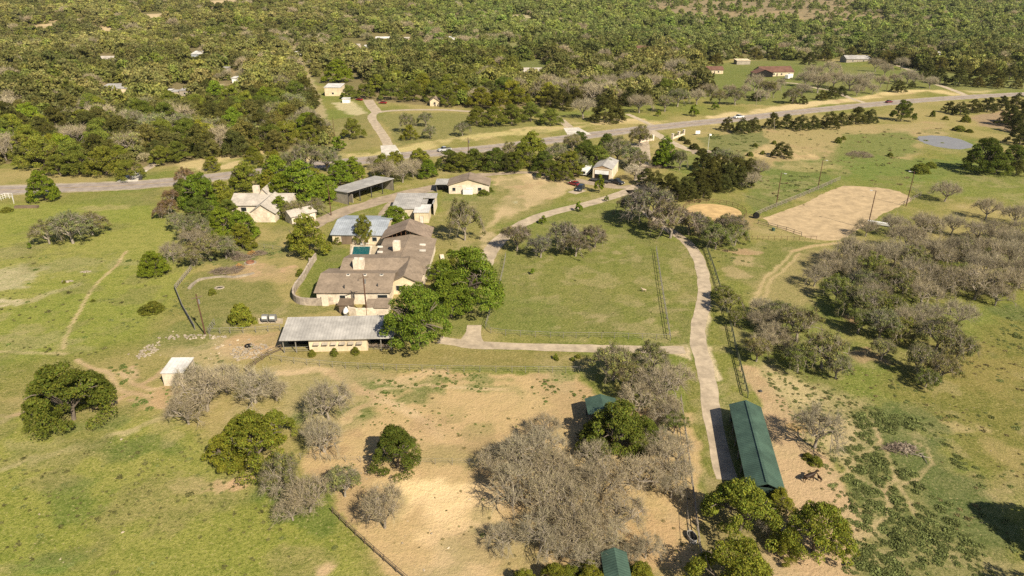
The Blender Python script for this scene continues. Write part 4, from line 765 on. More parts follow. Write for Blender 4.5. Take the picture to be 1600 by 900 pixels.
# front wing: long low gable, chimney-less
sx = f.l(512, 426, 4.5)[0]; x2 = 2.0
gable(h, 0, fw, 0, y1*2-1.5, 3.0, 4.55, M['shingle'], M['stone'])
MB().box(1.2, 2.6, -.9, -.12, 0, 2.3).build('wall_buttress', M['stone'], h)
for px in (545, 571, 597): u = f.l(px, 429, 4.4); sk = MB().box(u[0]-.38, u[0]+.38, u[1]-.9, u[1]-.15, 4.34, 4.66).build('skylight', M['trimw'], h); MB().box(u[0]-.26, u[0]+.26, u[1]-.78, u[1]-.27, 4.665, 4.69).build('pane', M['glass'], sk)
for px, py in ((538, 449), (560, 441), (590, 447)): u = f.l(px, py, 3.6); MB().tube([(u[0], u[1], 3.1), (u[0], u[1], 4.2)], .14, 8).build('vent_pipe', M['metal_dark'], h)
opening(h, 'window', fw-2.6, fw-.5, 1.0, 2.3, -.02, M['glass'], M['trimw']); opening(h, 'window', 5, 6.2, 1.2, 2.2, -.02, M['glass'], M['trimw'])
# middle wing
a = f.l(534, 424, 3.3); b_ = f.l(537, 402, 4.6); c_ = f.l(618, 424, 3.3)
gable(h, a[0], c_[0]+2, a[1]-1.5, a[1]+10.5, 3.2, 4.75, M['shingle'], M['stone'])
ch = f.l(561, 414, 4.5); MB().box(ch[0]-1.2, ch[0]+1.2, ch[1]-.9, ch[1]+.9, 3.2, 6.0).build('chimney', M['stone'], h)
for k in (-.6, .6): MB().box(ch[0]+k-.35, ch[0]+k+.35, ch[1]-.35, ch[1]+.35, 6.003, 6.3).build('chimney_pot', M['trimw'], h)
# main north-south block
a = f.l(590, 400, 3.2); c_ = f.l(667, 417, 3.2); e = f.l(667, 374, 3.2)
gable(h, a[0], c_[0], c_[1], e[1], 3.2, 4.3, M['shingle_x'], M['stone'], 'y')
ridgecap(h, (a[0]+c_[0])/2, c_[1], (a[0]+c_[0])/2, e[1], 4.46, M['shingle'])
ch = f.l(620, 385, 5); MB().box(ch[0]-.85, ch[0]+.85, ch[1]-.8, ch[1]+.8, 3.6, 6.3).build('chimney', M['stone'], h)
MB().box(ch[0]-.5, ch[0]+.5, ch[1]-.45, ch[1]+.45, 6.303, 6.5).build('chimney_pot', M['trimw'], h)
for py in (384, 393): u = f.l(662, py, 3.6); MB().box(u[0]-1.0, u[0]+.5, u[1]-.3, u[1]+.3, 3.7, 4.05).build('skylight', M['trimw'], h)
for py in (386, 394): u = f.l(595, py, 3.6); MB().box(u[0]-.8, u[0]+.5, u[1]-.25, u[1]+.25, 3.5, 3.85).build('skylight', M['trimw'], h)
# south-east wing and entry
a2 = f.l(611, 437, 3.2); c2 = f.l(655, 437, 3.2)
gable(h, a2[0], c2[0], a2[1]-1, c_[1]+1.6, 3.1, 4.7, M['shingle_x'], M['cream'], 'y')
MB().box(c_[0]-4.2, c_[0]-.3, c_[1]-3.4, c_[1]+.1, -.2, 2.9).build('porch_wall', M['stone'], h); mono(h, c_[0]-4.4, c_[0]-.1, c_[1]-3.5, c_[1]-.05, 2.93, 3.25, M['shingle'], .2, .1, 'porch_roof'); opening(h, 'door', c_[0]-2.9, c_[0]-1.8, 0, 2.2, c_[1]-3.42, M['timber'], M['trimw'])
opening(h, 'window', a2[0]+1.2, a2[0]+3.2, 1.0, 2.2, a2[1]-1.02, M['glass'], M['trimw'])
# open gabled pavilion at the north end
pa = f.l(598, 373, 3.4); pb = f.l(669, 373, 3.4); ap = f.l(633, 361, 5.6)
pv = Fr('pavilion', 'open gabled timber pavilion with grey shake roof behind the ranch house', 'pavilion', (598,373), (669,373), 3.4, ang=0.0); q = pv.o; W_ = pb[0]-pa[0]
for xx in (.3, W_-.3):
    for yy_ in (1.2, 8.2): MB().box(xx-.17, xx+.17, yy_-.17, yy_+.17, 0, 3.3).build('post', M['timber'], q)
gable(q, 0, W_, 1.0, 8.6, 3.4, 5.7, M['shake'], M['timber'], 'y', .6, .16, walls=False)
mb = MB(); mb.box(0, W_, .9, 1.15, 3.1, 3.4)
for k in range(-4, 5):
    xm = W_/2+k*W_/10; zt = 5.55-abs(k)*.2*2.1; 
    if zt > 3.5: mb.box(xm-.07, xm+.07, .93, 1.1, 3.4, zt)
mb.build('truss', M['timber'], q); MB().box(.4, W_-.4, 8.2, 8.35, 0, 3.3).build('back_wall', M['timber'], q); MB().box(W_/2-1.2, W_/2+1.2, 7.3, 8.19, 0, 5.2).build('fireplace', M['stone'], q)
# service yard
f2 = Fr('service_shed', 'small brown roofed pump shed against the white front of the ranch house', 'shed', (529,476), (549,476), 2.1, ang=0)
wall_box(f2.o, 0, f2.L, 0, 2.2, 2.0, 2.2, M['wood']); mono(f2.o, 0, f2.L, 0, 2.2, 2.0, 2.3, M['wood'], .25)
f2 = Fr('service_shed', 'brown roofed shed half under the big pecan beside the ranch house', 'shed', (586,480), (606,480), 2.1, ang=0)
wall_box(f2.o, 0, f2.L, 0, 3.4, 2.0, 2.3, M['stone']); mono(f2.o, 0, f2.L, 0, 3.4, 2.0, 2.4, M['shingle'], .25)
f2 = Fr('service_shed', 'low brown roofed shed behind the power pole of the service yard', 'shed', (572,478), (584,478), 2.1, ang=0)
wall_box(f2.o, 0, f2.L, 0, 2.6, 1.9, 2.2, M['stone']); mono(f2.o, 0, f2.L, 0, 2.6, 1.9, 2.3, M['shingle'], .2)
def wallrun(name, label, cat, px, hgt, th, m, closed=False, z=None, cap=None, jag=0):
    pts = catmull([P(*q) for q in px], 1.6) if len(px) > 2 else [P(*q) for q in px]; o_ = pts[0].copy(); mb = MB(); L = []
    for i, q in enumerate(pts):
        t = (pts[min(i+1, len(pts)-1)]-pts[max(i-1, 0)]).normalized(); nn = Vector((-t.y, t.x, 0))*th/2; q = q-o_; hh = hgt+(random.random()-.5)*jag; L.append(((q-nn), (q+nn), hh))
    for (a, b_, h1), (c_, d, h2) in zip(L[:-1], L[1:]): mb.hexa([(a.x,a.y,-.1),(c_.x,c_.y,-.1),(d.x,d.y,-.1),(b_.x,b_.y,-.1),(a.x,a.y,h1),(c_.x,c_.y,h2),(d.x,d.y,h2),(b_.x,b_.y,h1)])
    o = mb.build(name, m); o.location = o_; tag(o, label, cat); return o
wallrun('garden_wall', 'tall curved stone garden wall at the left corner of the ranch house lawn', 'wall', [(494,405),(483,422),(474,438),(463,452),(459,463),(461,471),(470,475.5),(485,477),(505,477),(527,474)], 1.7, .4, M['stonewall'])
wallrun('stone_wall', 'cream rubble wall of the service yard by the white gas tank', 'wall', [(546,473),(546,492),(572,494),(596,493)], 1.9, .3, M['stone'])
wallrun('retaining_wall', 'white stone path edging on the right side of the ranch house', 'wall', [(690,400),(692,410),(689,420),(678,428),(668,430)], .5, 1.0, M['stone'])
wallrun('stone_edging', 'low line of pale stones curving across the lawn below the brush piles', 'wall', [(296,452),(306,441),(320,436),(345,433),(365,434),(385,431),(397,427)], .35, .7, M['rock'], jag=.25)
wallrun('stone_edging', 'stone rubble line beside the round clipped hedge of the pool lawn', 'wall', [(482,398),(485,412),(479,424)], .5, .7, M['rock'], jag=.3)
# pool
pool = [(549.5,402),(576,402),(579,386),(552.7,386)]; q = [P(*p) for p in pool]; o_ = q[0]
dk = sheet('pool_deck', [(546,404),(590,404),(592,375),(548,375.5)], .10, M['caliche']); 
cp_ = thing('swimming_pool', 'rectangular teal swimming pool with pale stone coping on the lawn', 'pool', o_)
mb = MB(); mb.face([(p.x-o_.x, p.y-o_.y, .16) for p in q]); mb.build('water', M['pool'], cp_); mb = MB()
for i in range(4):
    a, b_ = q[i]-o_, q[(i+1) % 4]-o_; t = (b_-a).normalized(); nn = Vector((t.y, -t.x, 0))*.45
    mb.hexa([(a.x-t.x*.0,a.y-t.y*.0,0),(a.x+nn.x-t.x*.45,a.y+nn.y-t.y*.45,0),(b_.x+nn.x+t.x*.45,b_.y+nn.y+t.y*.45,0),(b_.x,b_.y,0),(a.x,a.y,.24),(a.x+nn.x-t.x*.45,a.y+nn.y-t.y*.45,.24),(b_.x+nn.x+t.x*.45,b_.y+nn.y+t.y*.45,.24),(b_.x,b_.y,.24)])
mb.build('coping', M['stone'], cp_)
for px, py, lb in ((565,383,'white lounge chair at the head of the pool'), (573,381,'white lounge chair nearer the pavilion, by the pool')):
    a = P(px, py); t = thing('lounge_chair', lb, 'chair', (a.x, a.y, .1), .4); MB().box(-.35, .35, -.9, .4, .28, .36).build('seat', M['plastic'], t); MB().slab([(-.35,.4,.36),(.35,.4,.36),(.35,.9,.85),(-.35,.9,.85)], .06).build('backrest', M['plastic'], t)
    for sx_ in (-.28, .28):
        for sy_ in (-.8, .3): MB().box(sx_-.03, sx_+.03, sy_-.03, sy_+.03, 0, .28).build('leg', M['plastic'], t)
# pool house
f = Fr('pool_house', 'cream pool house with pale blue ribbed metal roof behind the swimming pool', 'house', (517,366), (600,367), 2.8); h = f.o; d = f.l(516, 343, 4.3)[1]
gable(h, .3, f.L-.2, 0, d*2, 2.8, 4.3, M['metal_blue'], M['cream']); u = f.l(535, 375, 1)[0]; opening(h, 'garage_door', u-.1, u+2.9, 0, 2.3, -.02, M['wood'], M['trimw']); u = f.l(585, 372, 1)[0]; opening(h, 'window', u, u+1.2, 1, 2.1, -.02, M['glass'], M['trimw']); opening(h, 'door', u-2, u-1.1, 0, 2.1, -.02, M['timber'], M['trimw'])
# barn
f = Fr('barn', 'long cream barn with grey metal roof and open bays at both ends', 'barn', (440,531), (612,527), 2.9); h = f.o; d = f.l(450, 498.5, 4.0)[1]; L = f.L
xa = f.l(480, 532, 2.9)[0]; xb = f.l(572, 530, 2.9)[0]
mono(h, 0, L, 0, d, 2.9, 4.0, M['metal'], .4, .14); wall_box(h, xa, xb, .25, d-.2, 2.95, 3.98, M['cream']); wall_box(h, .1, xa-.01, 3.4, d-.2, 3.3, 3.98, M['dark'], 'f', 'bay_shade_panel'); wall_box(h, xb+.01, L-.1, 3.6, d-.2, 3.3, 3.98, M['dark'], 'f', 'bay_shade_panel')  # near-black panels put the shade of both open bays into colour
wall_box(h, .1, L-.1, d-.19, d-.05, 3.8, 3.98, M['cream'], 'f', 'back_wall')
for px in (452, 466, 479.5): pass
for xx in (.12, xa*.5, L-.2, xb+(L-xb)*.55): MB().box(xx-.08, xx+.08, .05, .22, 0, 2.88).build('post', M['pipe'], h)
for i in range(6):
    x_ = xa+1.0+i*(xb-xa-2.4)/5.3; w_ = opening(h, 'window', x_, x_+.85, 1.35, 1.9, .23, M['dark']); MB().slab([(x_-.1, -.35, 1.75), (x_+1.0, -.35, 1.75), (x_+1.0, .21, 2.05), (x_-.1, .21, 2.05)], .04).build('awning', M['greywall'], w_)
for x0_, x1_ in ((.2, xa-.2), (xb+.2, L-.4)):
    mb = MB()
    for z_ in (.4, .8, 1.25): mb.tube([(x0_, .12, z_), (x1_, .12, z_)], .035, 5)
    mb.build('pipe_gate', M['pipe'], h)
fw_ = P(586, 544); mb = MB(); rn = random.Random(3)
for i in range(160):
    x_ = rn.uniform(-2.6, 2.6); z_ = rn.uniform(.08, .9)*(1-abs(x_)/4); y_ = rn.uniform(-.4, .4); mb.tube([(x_, y_, z_), (x_+rn.uniform(.2, .5), y_+rn.uniform(-.3, .3), z_+rn.uniform(-.1, .1))], rn.uniform(.05, .11), 5)
o = mb.build('firewood_pile', M['wood']); o.location = (fw_.x, fw_.y+.3, 0); tag(o, 'stack of split firewood in the open right bay of the cream barn', 'firewood')
# carport
f = Fr('carport', 'long open machine shed with grey metal roof and block end wall by the tan yard', 'shed', (543,301), (614,279.5), 4.0); h = f.o; d = f.l(516, 296, 3.5)[1]; L = f.L
mono(h, 0, L, 0, d, 4.0, 3.5, M['metal'], .3, .16); wall_box(h, 0, L, .02, d, 3.96, 3.5, M['greywall'], 'bl'); wall_box(h, L-1.6, L, .02, d-.2, 3.96, 3.5, M['greywall'], 'r')
for k in range(5): MB().box(L*(k/4)-.1 if k else .02, L*(k/4)+.1 if k else .22, .03, .25, 0, 3.94).build('post', M['metal_dark'], h)
MB().box(2.2, 2.35, .4, 3.2, 0, 2.8).build('partition', M['greywall'], h)
mb = MB(); 
for k in range(16): mb.box(.3+k*L/17, .36+k*L/17, d-.35, d-.2, 0, 3.2)
mb.build('wall_stud', M['wood'], h)
# workshop
f = Fr('workshop', 'grey metal roofed workshop with an open bay and a cream front wing', 'workshop', (647,332), (669,332), 3.2); h = f.o; L = f.L
d1 = f.l(647, 320, 3.4)[1]; bl = f.l(615, 322, 3.2); tr_ = f.l(679, 303, 4.0); tl = f.l(621, 300, 4.0); br = f.l(678.5, 318, 3.4)
mono(h, 0, L, 0, d1-.3, 3.2, 3.45, M['metal_white'], .25); wall_box(h, 0, L, 0, d1-.3, 3.2, 3.45, M['cream']); opening(h, 'door', 1.6, 2.6, 0, 2.1, -.02, M['trimw'], M['trim'])
xl = bl[0]; xr = br[0]; ys = d1; ye = tr_[1]
mono(h, xl, 1.0, ys-3.5, ye, 3.3, 4.1, M['metal'], .3); wall_box(h, xl, 1.0, ys-3.5, ye, 3.3, 4.1, M['creamblk'])
mono(h, 1.35, xr, ys+5.4, ye, 3.85, 4.1, M['metal'], .3); wall_box(h, 1.35, xr, ys+.3, ye, 3.6, 4.05, M['creamblk'], 'br'); mono(h, 1.35, 3.0, ys+.35, ys+3.85, 3.6, 3.84, M['metal'], .0); MB().box(xr-.5, xr, ys+.3, ys+3.8, 3.62, 3.78).build('roof_edge', M['metal'], h)
MB().box(1.36, xr-.2, ye-1.5, ye-1.2, 0, 3.7).build('bay_shade_wall', M['dark'], h)  # near-black sheet before the back wall, painted shade of the open bay
mb = MB(); mb.box(-2.2+xl+2, xl+2.05-2.2+.2, 0, .1, 0, .1)
# white house with brown gable
f = Fr('cottage', 'white gabled cottage with brown shingled roof and a metal lean-to on its left', 'house', (701,289), (764,289), 3.0); h = f.o; L = f.L; d = f.l(732, 270, 5.2)[1]
gable(h, 0, L, 0, max(8, d), 3.0, 5.0, M['shingle_x'], M['stone'], 'y', gm=M['cream']); ridgecap(h, L/2, 0, L/2, max(8, d), 5.15, M['shingle'])
mono(h, -4.4, -.2, 2.0, 7.4, 2.6, 2.9, M['metal'], .3); wall_box(h, -4.4, -.02, 2.0, 7.4, 2.6, 2.88, M['greywall'], 'bl'); MB().box(-4.35, -4.2, 2.0, 2.15, 0, 2.58).build('post', M['metal_dark'], h)
opening(h, 'window', 1.2, 2.2, 1.0, 2.1, -.02, M['glass'], M['trimw']); opening(h, 'window', 9.6, 10.8, 1.0, 2.1, -.02, M['glass'], M['trimw']); opening(h, 'door', 4.9, 5.8, 0, 2.1, -.02, M['trim'], M['trimw'])
a = P(731, 304); t = thing('storage_shed', 'small white storage box in front of the gabled cottage', 'shed', (a.x, a.y, 0), 0); MB().box(-1.6, 1.6, 0, 1.6, 0, 1.8).build('wall', M['plastic'], t); MB().slab([(-1.7,-.1,1.82),(1.7,-.1,1.82),(1.7,1.7,1.95),(-1.7,1.7,1.95)], .08).build('lid', M['metal_white'], t)
a = P(715, 301); t = thing('heat_pump', 'beige air conditioning unit at the cottage wall', 'air conditioner', (a.x, a.y, 0), 0); MB().box(-.7, .7, 0, 1.1, 0, 1.4).build('casing', M['trim'], t); MB().tube([(0,.55,1.4),(0,.55,1.46)], .45, 12).build('fan_grille', M['metal_dark'], t)
# garage
f = Fr('garage', 'tall cream metal garage with its white roller door half open', 'garage', (926.5,262.5), (955,264.5), 3.9); h = f.o; L = f.L
h.rotation_euler.z = -.31; Lg = 6.9; bk = f.l(976, 249, 3.9); Wd = 6.8; Dd = 13.5
gable(h, 0, Wd, 0, Dd, 3.9, 5.0, M['metal_y'], M['bluewall'], 'y', .15, .08, gm=M['trim']); ridgecap(h, Wd/2, 0, Wd/2, Dd, 5.08, M['metal'])
MB().box(.75, Wd-1.05, -.02, .1, 0, 3.3).build('doorway_shade', M['dark'], h); d_ = MB().box(.76, Wd-1.06, -.08, -.025, 1.9, 3.3).build('roller_door', M['plastic'], h)  # dark slab on the closed wall paints the shade under the roller door
mb = MB(); mb.box(.55, .74, -.05, .1, 0, 3.5); mb.box(Wd-1.04, Wd-.85, -.05, .1, 0, 3.5); mb.box(.74, Wd-1.04, -.05, .1, 3.31, 3.5); mb.build('door_frame', M['trim'], h)
opening(h, 'side_door', 1.0, 1.9, 0, 2.1, Wd+.0, M['trimw'], None, .04, 'y')
# left neighbour house
f = Fr('farmhouse', 'pale grey shingled farmhouse with white stone chimneys among bright green trees', 'house', (360,320), (452,320), 3.0); h = f.o; L = f.L; d = f.l(368, 301, 5.2)[1]
gable(h, 0, L, 0, d*1.9, 3.0, 5.0, M['shingle_pale'], M['stone']); 
a = f.l(392, 331, 3.0); gable(h, a[0], a[0]+7, a[1]-.6, d*.95, 3.0, 5.4, M['shingle_pale'], M['stone'], 'y'); a = f.l(401, 300, 5); MB().box(a[0]-.9, a[0]+.9, a[1]-.6, a[1]+.7, 3, 7).build('chimney', M['stone'], h)
a = f.l(411, 300, 5); gable(h, a[0]-2.2, a[0]+3.8, d*.9, d*1.9+3, 3.0, 6.6, M['shingle_pale'], M['stone'], 'y')
opening(h, 'window', 3, 4.6, 1, 2.2, -.02, M['glass'], M['trimw']); opening(h, 'window', L-4.6, L-3, 1, 2.2, -.02, M['glass'], M['trimw'])
f = Fr('outbuilding', 'small cream outbuilding with grey gabled roof beside the farmhouse', 'shed', (455,337), (466,342), 2.8, ang=.75); h = f.o
gable(h, 0, 7.5, 0, 4.4, 2.6, 3.7, M['shingle_pale'], M['stone']); opening(h, 'door', 1, 1.9, 0, 2.0, -.02, M['wood'], M['trimw'])
# green roofed stable
f = Fr('stable', 'long open stable with ribbed green metal roof beside the concrete lane', 'stable', (1142.4,633), (1187,637), 3.0); a0 = P(1142.4, 633, 3.0); a1 = P(1165, 734, 3.0); ang = math.atan2(a0.y-a1.y, a0.x-a1.x)-math.pi/2
f.o.rotation_euler.z = ang; h = f.o; Wd = 4.35; Ld = 19.4
gable(h, 0, Wd, -Ld, 0, 3.0, 3.95, M['green'], M['green_wall'], 'y', .3, .08, walls=False); ridgecap(h, Wd/2, -Ld, Wd/2, 0, 4.03, M['green'])
mb = MB(); mb.box(Wd-.16, Wd, -Ld, 0, -.2, 3.0); mb.box(.3, Wd-.16, -.16, 0, -.2, 3.0); mb.box(.3, Wd-.16, -Ld, -Ld+.16, -.2, 3.0); mb.build('wall', M['green_wall'], h)
for k in range(7): MB().box(.05, .2, -Ld+.1+k*(Ld-.4)/6, -Ld+.25+k*(Ld-.4)/6, 0, 2.98).build('post', M['pipe'], h)
for k in range(1, 6): MB().box(.5, Wd-.18, -Ld+k*Ld/6, -Ld+k*Ld/6+.08, 0, 2.2).build('stall_divider', M['metal_dark'], h)
# two small green shelters and the white shelter
f = Fr('shelter', 'small green roofed shelter half hidden by the dark oak in the corral', 'shelter', (916,624), (942,626), 2.9); h = f.o; W_ = 4.6; h.rotation_euler.z = .02
gable(h, 0, W_, -4.0, .2, 2.8, 3.6, M['green'], M['green_wall'], 'y', .2, .07, walls=False); mb = MB(); mb.box(W_-.15, W_, -4, .2, -.2, 2.8); mb.box(.15, W_-.15, .06, .2, -.2, 2.8); mb.build('wall', M['green_wall'], h)
for yy_ in (-3.9, -.1): MB().box(.02, .14, yy_-.06, yy_+.06, 0, 2.78).build('post', M['pipe'], h)
f = Fr('shelter', 'green ribbed shelter roof under the grey bare oaks at the bottom edge', 'shelter', (941,866), (978,866), 2.9); h = f.o
gable(h, 0, f.L, -3.6, .3, 2.8, 3.5, M['green'], M['green_wall'], 'y', .15, .07, walls=False); mb = MB(); mb.box(f.L-.15, f.L, -3.6, .3, -.2, 2.8); mb.box(.15, f.L-.15, .16, .3, -.2, 2.8); mb.build('wall', M['green_wall'], h)
for yy_ in (-3.5, 0): MB().box(.02, .14, yy_-.06, yy_+.06, 0, 2.78).build('post', M['pipe'], h)
f = Fr('field_shelter', 'small white field shelter with pale metal roof beside the grey bare oaks on the left', 'shelter', (252,583), (280.5,582.5), 2.6); h = f.o; b1 = f.l(271, 559, 3.0)
dd = b1[1]
h.rotation_euler.z = 0.02

mono(h, 0, 3.7, 0, dd, 2.6, 2.9, M['metal_white'], .15, .08); wall_box(h, 0, 3.7, 0, dd, 2.6, 2.9, M['stone'], 'fbl')
MB().box(3.55, 3.68, dd-.2, dd-.07, 0, 2.85).build('post', M['pipe'], h)
# houses across the road and far off in the woods
def far_house(label, x0, x1, ybase, d, zw, zr, wm, rm, ridge='x', cat='house', name='house', ang=0, win=2, mono_=False):
    p0 = P(x0, ybase); p1 = P(x1, ybase); g = min(p0.z, p1.z); t = thing(name, label, cat, (p0.x, p0.y, g), ang); L = (P(x1, ybase).xy-p0.xy).length/math.cos(ang)
    if mono_: mono(t, 0, L, 0, d, zw, zr, M[rm], .3); wall_box(t, 0, L, 0, d, zw, zr, M[wm], z0=-1.5)
    else: gable(t, 0, L, 0, d, zw, zr, M[rm], M[wm], ridge); MB().box(.02, L-.02, .02, d-.02, -2, -.31).build('footing', M['greywall'], t)
    for k in range(win): xx = L*(k+.6)/(win+.2)-.5; opening(t, 'window', xx, xx+1.1, 1.0, 2.1, -.02, M['glass'], M['trimw'])
    if win and not mono_: opening(t, 'door', L*.46, L*.46+.95, 0, 2.1, -.02, M['wood'], M['trimw'])
    return t
far_house('long low house with pale grey metal roof alone in the left woods', 157, 199, 148, 12, 3.6, 4.9, 'cream', 'metal', mono_=True, ang=.03)
far_house('white roofed shed deep in the woods left of the clearing', 299, 317, 90, 12, 3, 4.5, 'metal_blue', 'metal_white', mono_=True, cat='shed', name='shed', win=0)
far_house('pale hip roofed house deep in the far left woods', 153, 184, 101, 16, 3.4, 5.8, 'greywall', 'shingle_pale')
far_house('grey flat roofed shed in the clearing of the left woods', 281, 297, 150, 6, 3.2, 3.7, 'greywall', 'metal', mono_=True, cat='shed', name='shed', win=1)
far_house('tiny white cabin beside the grey shed in the left woods', 262, 269, 149, 4, 3.0, 3.2, 'plastic', 'metal_white', mono_=True, cat='cabin', name='cabin', win=0)
far_house('cream walled cabin between the tiny white cabin and grey shed', 270, 279, 150, 4, 2.4, 3.0, 'creamblk', 'metal', mono_=True, cat='cabin', name='cabin', win=0)
far_house('narrow white trailer home right of the left woods clearing', 363, 369, 130, 12, 3.2, 3.6, 'plastic', 'metal_white', cat='trailer', name='trailer_home', win=0)
far_house('low grey shed with flat roof behind the narrow white trailer home', 347, 357, 112, 6, 2.6, 3.0, 'greywall', 'metal', mono_=True, cat='shed', name='shed', win=0)
far_house('long pale metal roofed house above the wood in the top middle', 533, 561, 76, 9, 3, 4.4, 'cream', 'shingle_pale', win=3)
far_house('white roofed long house, upper of the pair in the top middle', 587, 608, 64, 9, 3, 4.6, 'cream', 'metal_white')
far_house('small white shed right of the long pale house in the top middle', 570, 575, 76, 4, 3, 3.6, 'plastic', 'metal_white', cat='shed', name='shed', win=0)
far_house('little yellow cabin at the edge of the green clearing in the top middle', 632, 640, 64, 5, 3, 4, 'cream', 'shingle_pale', cat='cabin', name='cabin', win=1)
far_house('white boat shaped shed right of the far clearing near the top middle', 697, 709, 63, 8, 2.6, 3.6, 'plastic', 'metal_white', mono_=True, cat='shed', name='shed', win=0)
far_house('large pale grey hip roofed house right of the bare green clearing', 815, 852, 122, 18, 3.2, 6.0, 'greywall', 'shingle_pale', win=2)
far_house('cream house with white pitched roof in front of the straight woods track', 508, 533, 150, 11, 5.0, 5.8, 'cream', 'metal_white', mono_=True, win=1)
far_house('small white trailer parked under trees by the curved drive', 535, 546, 161, 3.5, 2.3, 2.5, 'plastic', 'metal_white', mono_=True, cat='trailer', name='camper_trailer', win=0)
far_house('cream cottage peeping from yellow-green trees at the long side drive', 672, 686, 166, 8, 3.0, 4.6, 'cream', 'shingle', 'y', win=1)
far_house('rust orange roofed house under cedars above the highway', 933, 961, 154, 12, 2.8, 5.4, 'brick', 'orange_roof', win=1)
far_house('cream and yellow house half hidden far off in the top right woods', 995, 1016, 82, 8, 4, 5.2, 'cream', 'shingle_red', win=2)
far_house('brown roofed cabin with a cream gable at the mown yard', 1103, 1128, 115, 9, 3.0, 5.0, 'cream', 'shingle_red', win=2, cat='cabin', name='cabin')
far_house('small shed with bright cream flat roof behind the mown yard', 1151, 1172, 101, 9, 3.2, 3.8, 'greywall', 'cream', mono_=True, cat='shed', name='shed', win=0)
t = far_house('large red-brown roofed ranch house beside the white motorhome', 1190, 1244, 120, 14, 3.2, 6.2, 'cream', 'shingle_red', win=4, ang=.1)
gable(t, -7, 6, -5, 4, 3.0, 5.4, M['shingle_red'], M['dark'], 'y')
far_house('wide pale grey roofed house behind bare trees on the right', 1322, 1363, 98, 13, 3.2, 5.6, 'greywall', 'metal', win=2)
far_house('tiny white hut deep in the right woods', 1463, 1470, 88, 5, 3, 3.6, 'plastic', 'metal_white', mono_=True, cat='hut', name='hut', win=0)
far_house('white gate hut at the top end of the straight woods track', 460, 470, 86, 5, 3, 3.4, 'plastic', 'metal_white', mono_=True, cat='hut', name='hut', win=0)
# pickup, cars and trailers ------------------------------------------
def wheel(par, x, y, r=.34, w=.24):
    o = MB().tube([(x-w/2, y, r), (x+w/2, y, r)], r, 14).build('wheel', M['tyre'], par); s = 1 if x > 0 else -1
    MB().tube([(x+s*w/2, y, r), (x+s*(w/2+.015), y, r)], r*.6, 10).build('rim', M['rim'], o)
def car(label, px, py, rz, paint, kind='sedan', cat='car', name='parked_car', group=None):
    p = P(px, py); t = thing(name, label, cat, (p.x, p.y, .05), rz, group); Lh, w = {'sedan': (2.35, .9), 'suv': (2.4, .96), 'pickup': (2.85, 1.0)}[kind]
    prof = {'sedan': [(-2.35,.4),(-2.3,.82),(-1.9,.98),(1.0,.95),(2.25,.72),(2.35,.4)], 'suv': [(-2.4,.45),(-2.38,1.05),(1.2,1.05),(2.3,.9),(2.4,.45)], 'pickup': [(-2.85,.55),(-2.85,1.1),(1.3,1.15),(2.65,1.05),(2.85,.55)]}[kind]
    mb = MB(); pts = [(y, z) for y, z in prof]+[(prof[-1][0], .3), (prof[0][0], .3)]; prism(mb, [(-w, y, z) for y, z in pts], (2*w, 0, 0)); pm = paint; body = mb.build('body', pm, t)
    bv = body.modifiers.new('edge', 'BEVEL'); bv.width = .09; bv.segments = 2
    cab = {'sedan': [(-1.75,.97),(-1.1,1.42),(.35,1.42),(1.05,.95)], 'suv': [(-2.3,1.04),(-2.1,1.68),(.3,1.72),(1.15,1.05)], 'pickup': [(-.75,1.12),(-.55,1.78),(.75,1.78),(1.45,1.13)]}[kind]
    mb = MB(); prism(mb, [(-w*.86, y, z) for y, z in cab], (1.72*w, 0, 0)); mb.build('window', M['glass'], t); (ya, za), (yb, zb_) = cab[1], cab[2]
    MB().box(-w*.84, w*.84, ya+.05, yb-.05, za+.002, za+.05).build('roof', pm, t)
    for s in (-1, 1):
        MB().box(s*w*.62-.2, s*w*.62+.2, Lh-.05, Lh+.03, .62, .8).build('headlight', M['lamp'], t); MB().box(s*w*.8-.12, s*w*.8+.12, -Lh-.03, -Lh+.05, .7, .9).build('tail_light', M['redlamp'], t)
        for y_ in (-Lh*.62, Lh*.62): wheel(t, s*(w-.06), y_, .34 if kind == 'sedan' else .4)
    if kind == 'pickup': MB().box(-w*.84, w*.84, -2.75, -.85, 1.112, 1.13).build('truck_bed', M['metal_dark'], t)
    return t
def hd(px1, py1, px2, py2): a, b_ = P(px1, py1), P(px2, py2); return math.atan2(b_.y-a.y, b_.x-a.x)-math.pi/2
red = carpaint('dark_red_paint', (.22,.012,.018)); navy = carpaint('dark_blue_paint', (.015,.022,.035)); blk = carpaint('black_paint', (.012,.013,.016)); wht = carpaint('white_paint', (.6,.6,.6)); slv = carpaint('silver_paint', (.36,.37,.39)); mar = carpaint('maroon_paint', (.14,.02,.03))
car('dark red sedan parked on the grass beside the black wagon', 897, 289.5, hd(905,291.5,888,287), red)
car('dark blue wagon parked on the small concrete pad', 906.5, 297, hd(913,291,901,301), navy, 'suv')
car('black pickup towing the flat trailer in front of the tall garage', 963, 287, hd(955,285,972,289), blk, 'pickup', 'pickup', 'pickup_truck')
car('silver pickup driving on the highway left of the power pole', 694.5, 236, hd(700,235.4,690,236.6), slv, 'pickup', 'pickup', 'pickup_truck')
car('white pickup on the highway behind the roadside cedars', 1154, 184.5, hd(1158,184,1150,185), wht, 'pickup', 'pickup', 'pickup_truck')
car('maroon car driving on the far right stretch of the highway', 1389, 160.5, hd(1380,161.5,1400,159.5), mar)
car('grey car parked under the oaks at the far side drive', 748, 172, .3, slv); car('dark red car parked beneath trees by the curved drive', 598, 162, 1.2, red); car('red car in the shade of the yard trees by the white trailer', 561, 157, 1.0, red)
